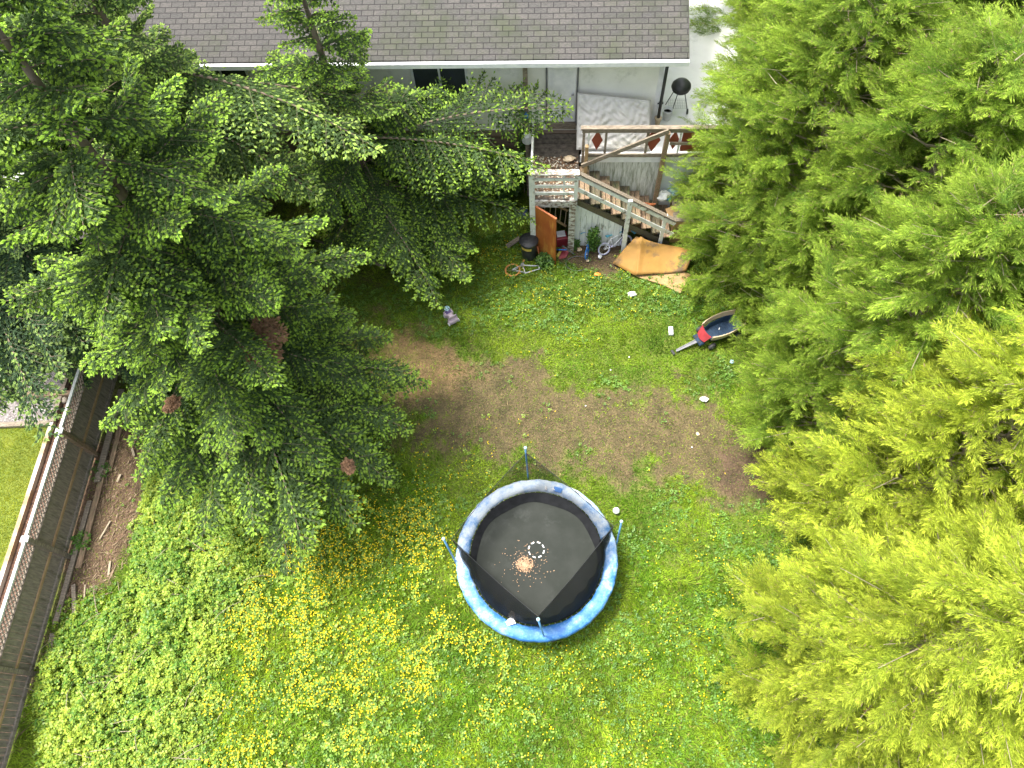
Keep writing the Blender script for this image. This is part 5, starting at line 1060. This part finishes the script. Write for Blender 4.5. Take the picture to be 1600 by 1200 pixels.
# neighbour's side
ex, ey = fl(66, 705, .2); EY = ey
def flat(name, pts, z, mat, kind='structure'):
    m = MB().add([Vector((p[0], p[1], z)) for p in pts], [tuple(range(len(pts)))]); o = m.build(name, mat, None); o['kind'] = kind; return o
MT['nlawn'] = M('neighbour_lawn', (.15, .19, .022), (.08, .12, .012), 16, .95, .6, c3=(.20, .22, .03), s3=1.6, lo3=.5, hi3=.75)
MT['barkbed'] = M('bark_bed', (.16, .085, .055), (.05, .028, .02), 18, .95, .8, c3=(.34, .24, .18), s3=22, lo3=.6, hi3=.68)
MT['gravel'] = M('gravel', (.30, .28, .27), (.10, .08, .08), 26, .95, .9, c3=(.60, .58, .56), s3=30, lo3=.58, hi3=.64)
g0x, _ = fl(40, 664, .1); g1x, _ = fl(80, 619, .1)
def quad(x0, x1, y0, y1): return [FL(x0, y1), FL(x1, y1), FL(x1, y0), FL(x0, y0)][::-1]
flat('bark_bed', quad(-8, 12, .05, EY), .095, 'barkbed'); flat('neighbour_lawn', quad(-8, g0x, EY + .05, 14), .078, 'nlawn'); flat('gravel_path', quad(g0x, 12, EY + .05, 3.6), .090, 'gravel'); flat('concrete_pad', quad(g0x + 1.2, 14, 3.62, 12), .098, 'concrete')
o = MB().bar(FL(-8, EY, .14), FL(g0x, EY, .14), .11, .15); single(o, 'edging_timber', 'tantimber', tuple(FL(0, EY)), 'long pale edging timber between the neighbour lawn and the bark bed', 'timber', 'edging timbers beyond the fence')
o = MB().bar(FL(g0x + .02, EY, .14), FL(12, EY, .14), .12, .16); single(o, 'edging_timber', 'oldwood', tuple(FL(3.5, EY)), 'dark edging timber between the gravel and the bark bed', 'timber', 'edging timbers beyond the fence')
o = MB().bar(FL(g0x, EY + .08, .13), FL(g0x, EY + 5, .13), .13, .12); single(o, 'edging_timber', 'oldwood', tuple(FL(g0x, EY + 1)), 'grey edging timber along the top of the neighbour lawn', 'timber', 'edging timbers beyond the fence')
o = MB().bar(FL(g1x, EY - .35, .2), FL(g1x, EY + 2.2, .2), .14, .12); single(o, 'edging_timber', 'treadwood', tuple(FL(g1x, EY + 1)), 'brown timber lying across the gravel', 'timber', 'edging timbers beyond the fence')
for i, (a_, b_, r_, lab) in enumerate(((87, 625, .15, 'larger round tan stone beside the timber corner'), (101, 625, .11, 'smaller round tan stone on the bark bed by the timber corner'))):
    p = P(a_, b_, .12); o = MB().lathe([(0.001, -.8 * r_), (.7 * r_, -.5 * r_), (r_, 0), (.75 * r_, .45 * r_), (.3 * r_, .66 * r_), (0, .7 * r_)], p, 14); single(o, 'round_stone', 'stone', tuple(p), lab, 'stone', smooth=True)
o = MB().tube([PV(47, 628, .14), PV(75, 646, .14)], .018, 6); single(o, 'white_stick', 'white', tuple(P(60, 637, .12)), 'thin white stick lying on the gravel', 'stick')
n = 60000; lx = RNG.uniform(-3.5, g0x - .03, n); ly = RNG.uniform(EY + .08, EY + 3.4, n); c_, s_ = math.cos(FAN), math.sin(FAN)
B = np.stack([FO[0] + c_ * lx - s_ * ly, FO[1] + s_ * lx + c_ * ly, np.full(n, .078)], 1); az = RNG.uniform(0, 6.28, n); el = RNG.uniform(.4, 1.2, n)
D = np.stack([np.cos(az) * np.cos(el), np.sin(az) * np.cos(el), np.sin(el)], 1); N = nrm(np.stack([-np.cos(az) * np.sin(el), -np.sin(az) * np.sin(el), np.cos(el)], 1)); q = np.clip(fbm(B[:, 0], B[:, 1], 1.5, 200) + RNG.normal(0, .25, n), 0, 1)[:, None]
o = np_obj('neighbour_grass', rhombi(B, D, N, RNG.uniform(.03, .06, n), np.full(n, .011)), 4, (np.array([.16, .24, .015]) * (1 - q) + np.array([.40, .42, .03]) * q), 'grass'); tag(o, 'short mown grass of the neighbour lawn beyond the fence', 'grass', kind='stuff')
# old planks lying along the foot of the fence
for i, (x0, x1, y0, y1, w_, z, mt, lab) in enumerate(((-1.6, 1.4, -.22, -.22, .12, .06, 'oldwood', 'long old timber lying along the foot of the fence beside the bark chips'), (-.3, 2.5, -.40, -.36, .14, .05, 'treadwood', 'brown plank beside the long timber at the fence foot'), (1.9, 4.6, -.30, -.26, .16, .10, 'oldwood', 'thick grey timber at the fence foot near the tan post'), (2.2, 4.2, -.52, -.46, .12, .05, 'treadwood', 'reddish plank beyond the tan post'), (-3.4, -1.8, -.35, -.22, .12, .05, 'oldwood', 'old plank at the fence foot beside the bramble'), (-1.4, -.7, -.62, -.40, .09, .06, 'oldwood', 'short split plank among the bark chips'))):
    a_, b_ = FL(x0, y0, z), FL(x1, y1, z); o = MB().bar(a_, b_, w_, .045); single(o, 'old_plank', mt, tuple(a_), lab, 'plank', 'old planks along the foot of the fence')
for x0, y0, lab in ((-1.2, -.8, 'splintered pale stake at the bottom end of the bark chips'), (-.5, -1.2, 'short pale stake among the bark chips next to the bramble'), (.4, -.75, 'pale stake in the bark chips just outside the long timber'), (1.9, -.8, 'pale splintered stake below the lowest conifer bough tips at the fence'), (2.6, -1.1, 'brown splintered stake under the conifer tips beside the fence'), (-1.5, -1.15, 'pale split stick lying crossways by the broad leaves at the fence')):
    y0 += random.uniform(-.05, .05); a_ = FL(x0, y0, .05); an = FAN + random.gauss(0, .35); l_ = random.uniform(.2, .5); b_ = a_ + np.array([math.cos(an) * l_, math.sin(an) * l_, .01])
    o = MB().bar(a_, b_, random.uniform(.03, .06), .02); single(o, 'wood_stake', 'twig', tuple(a_), lab, 'stake', 'splintered stakes in the bark chips')
for ob in bpy.data.objects:
    if '_off' in ob: del ob['_off']
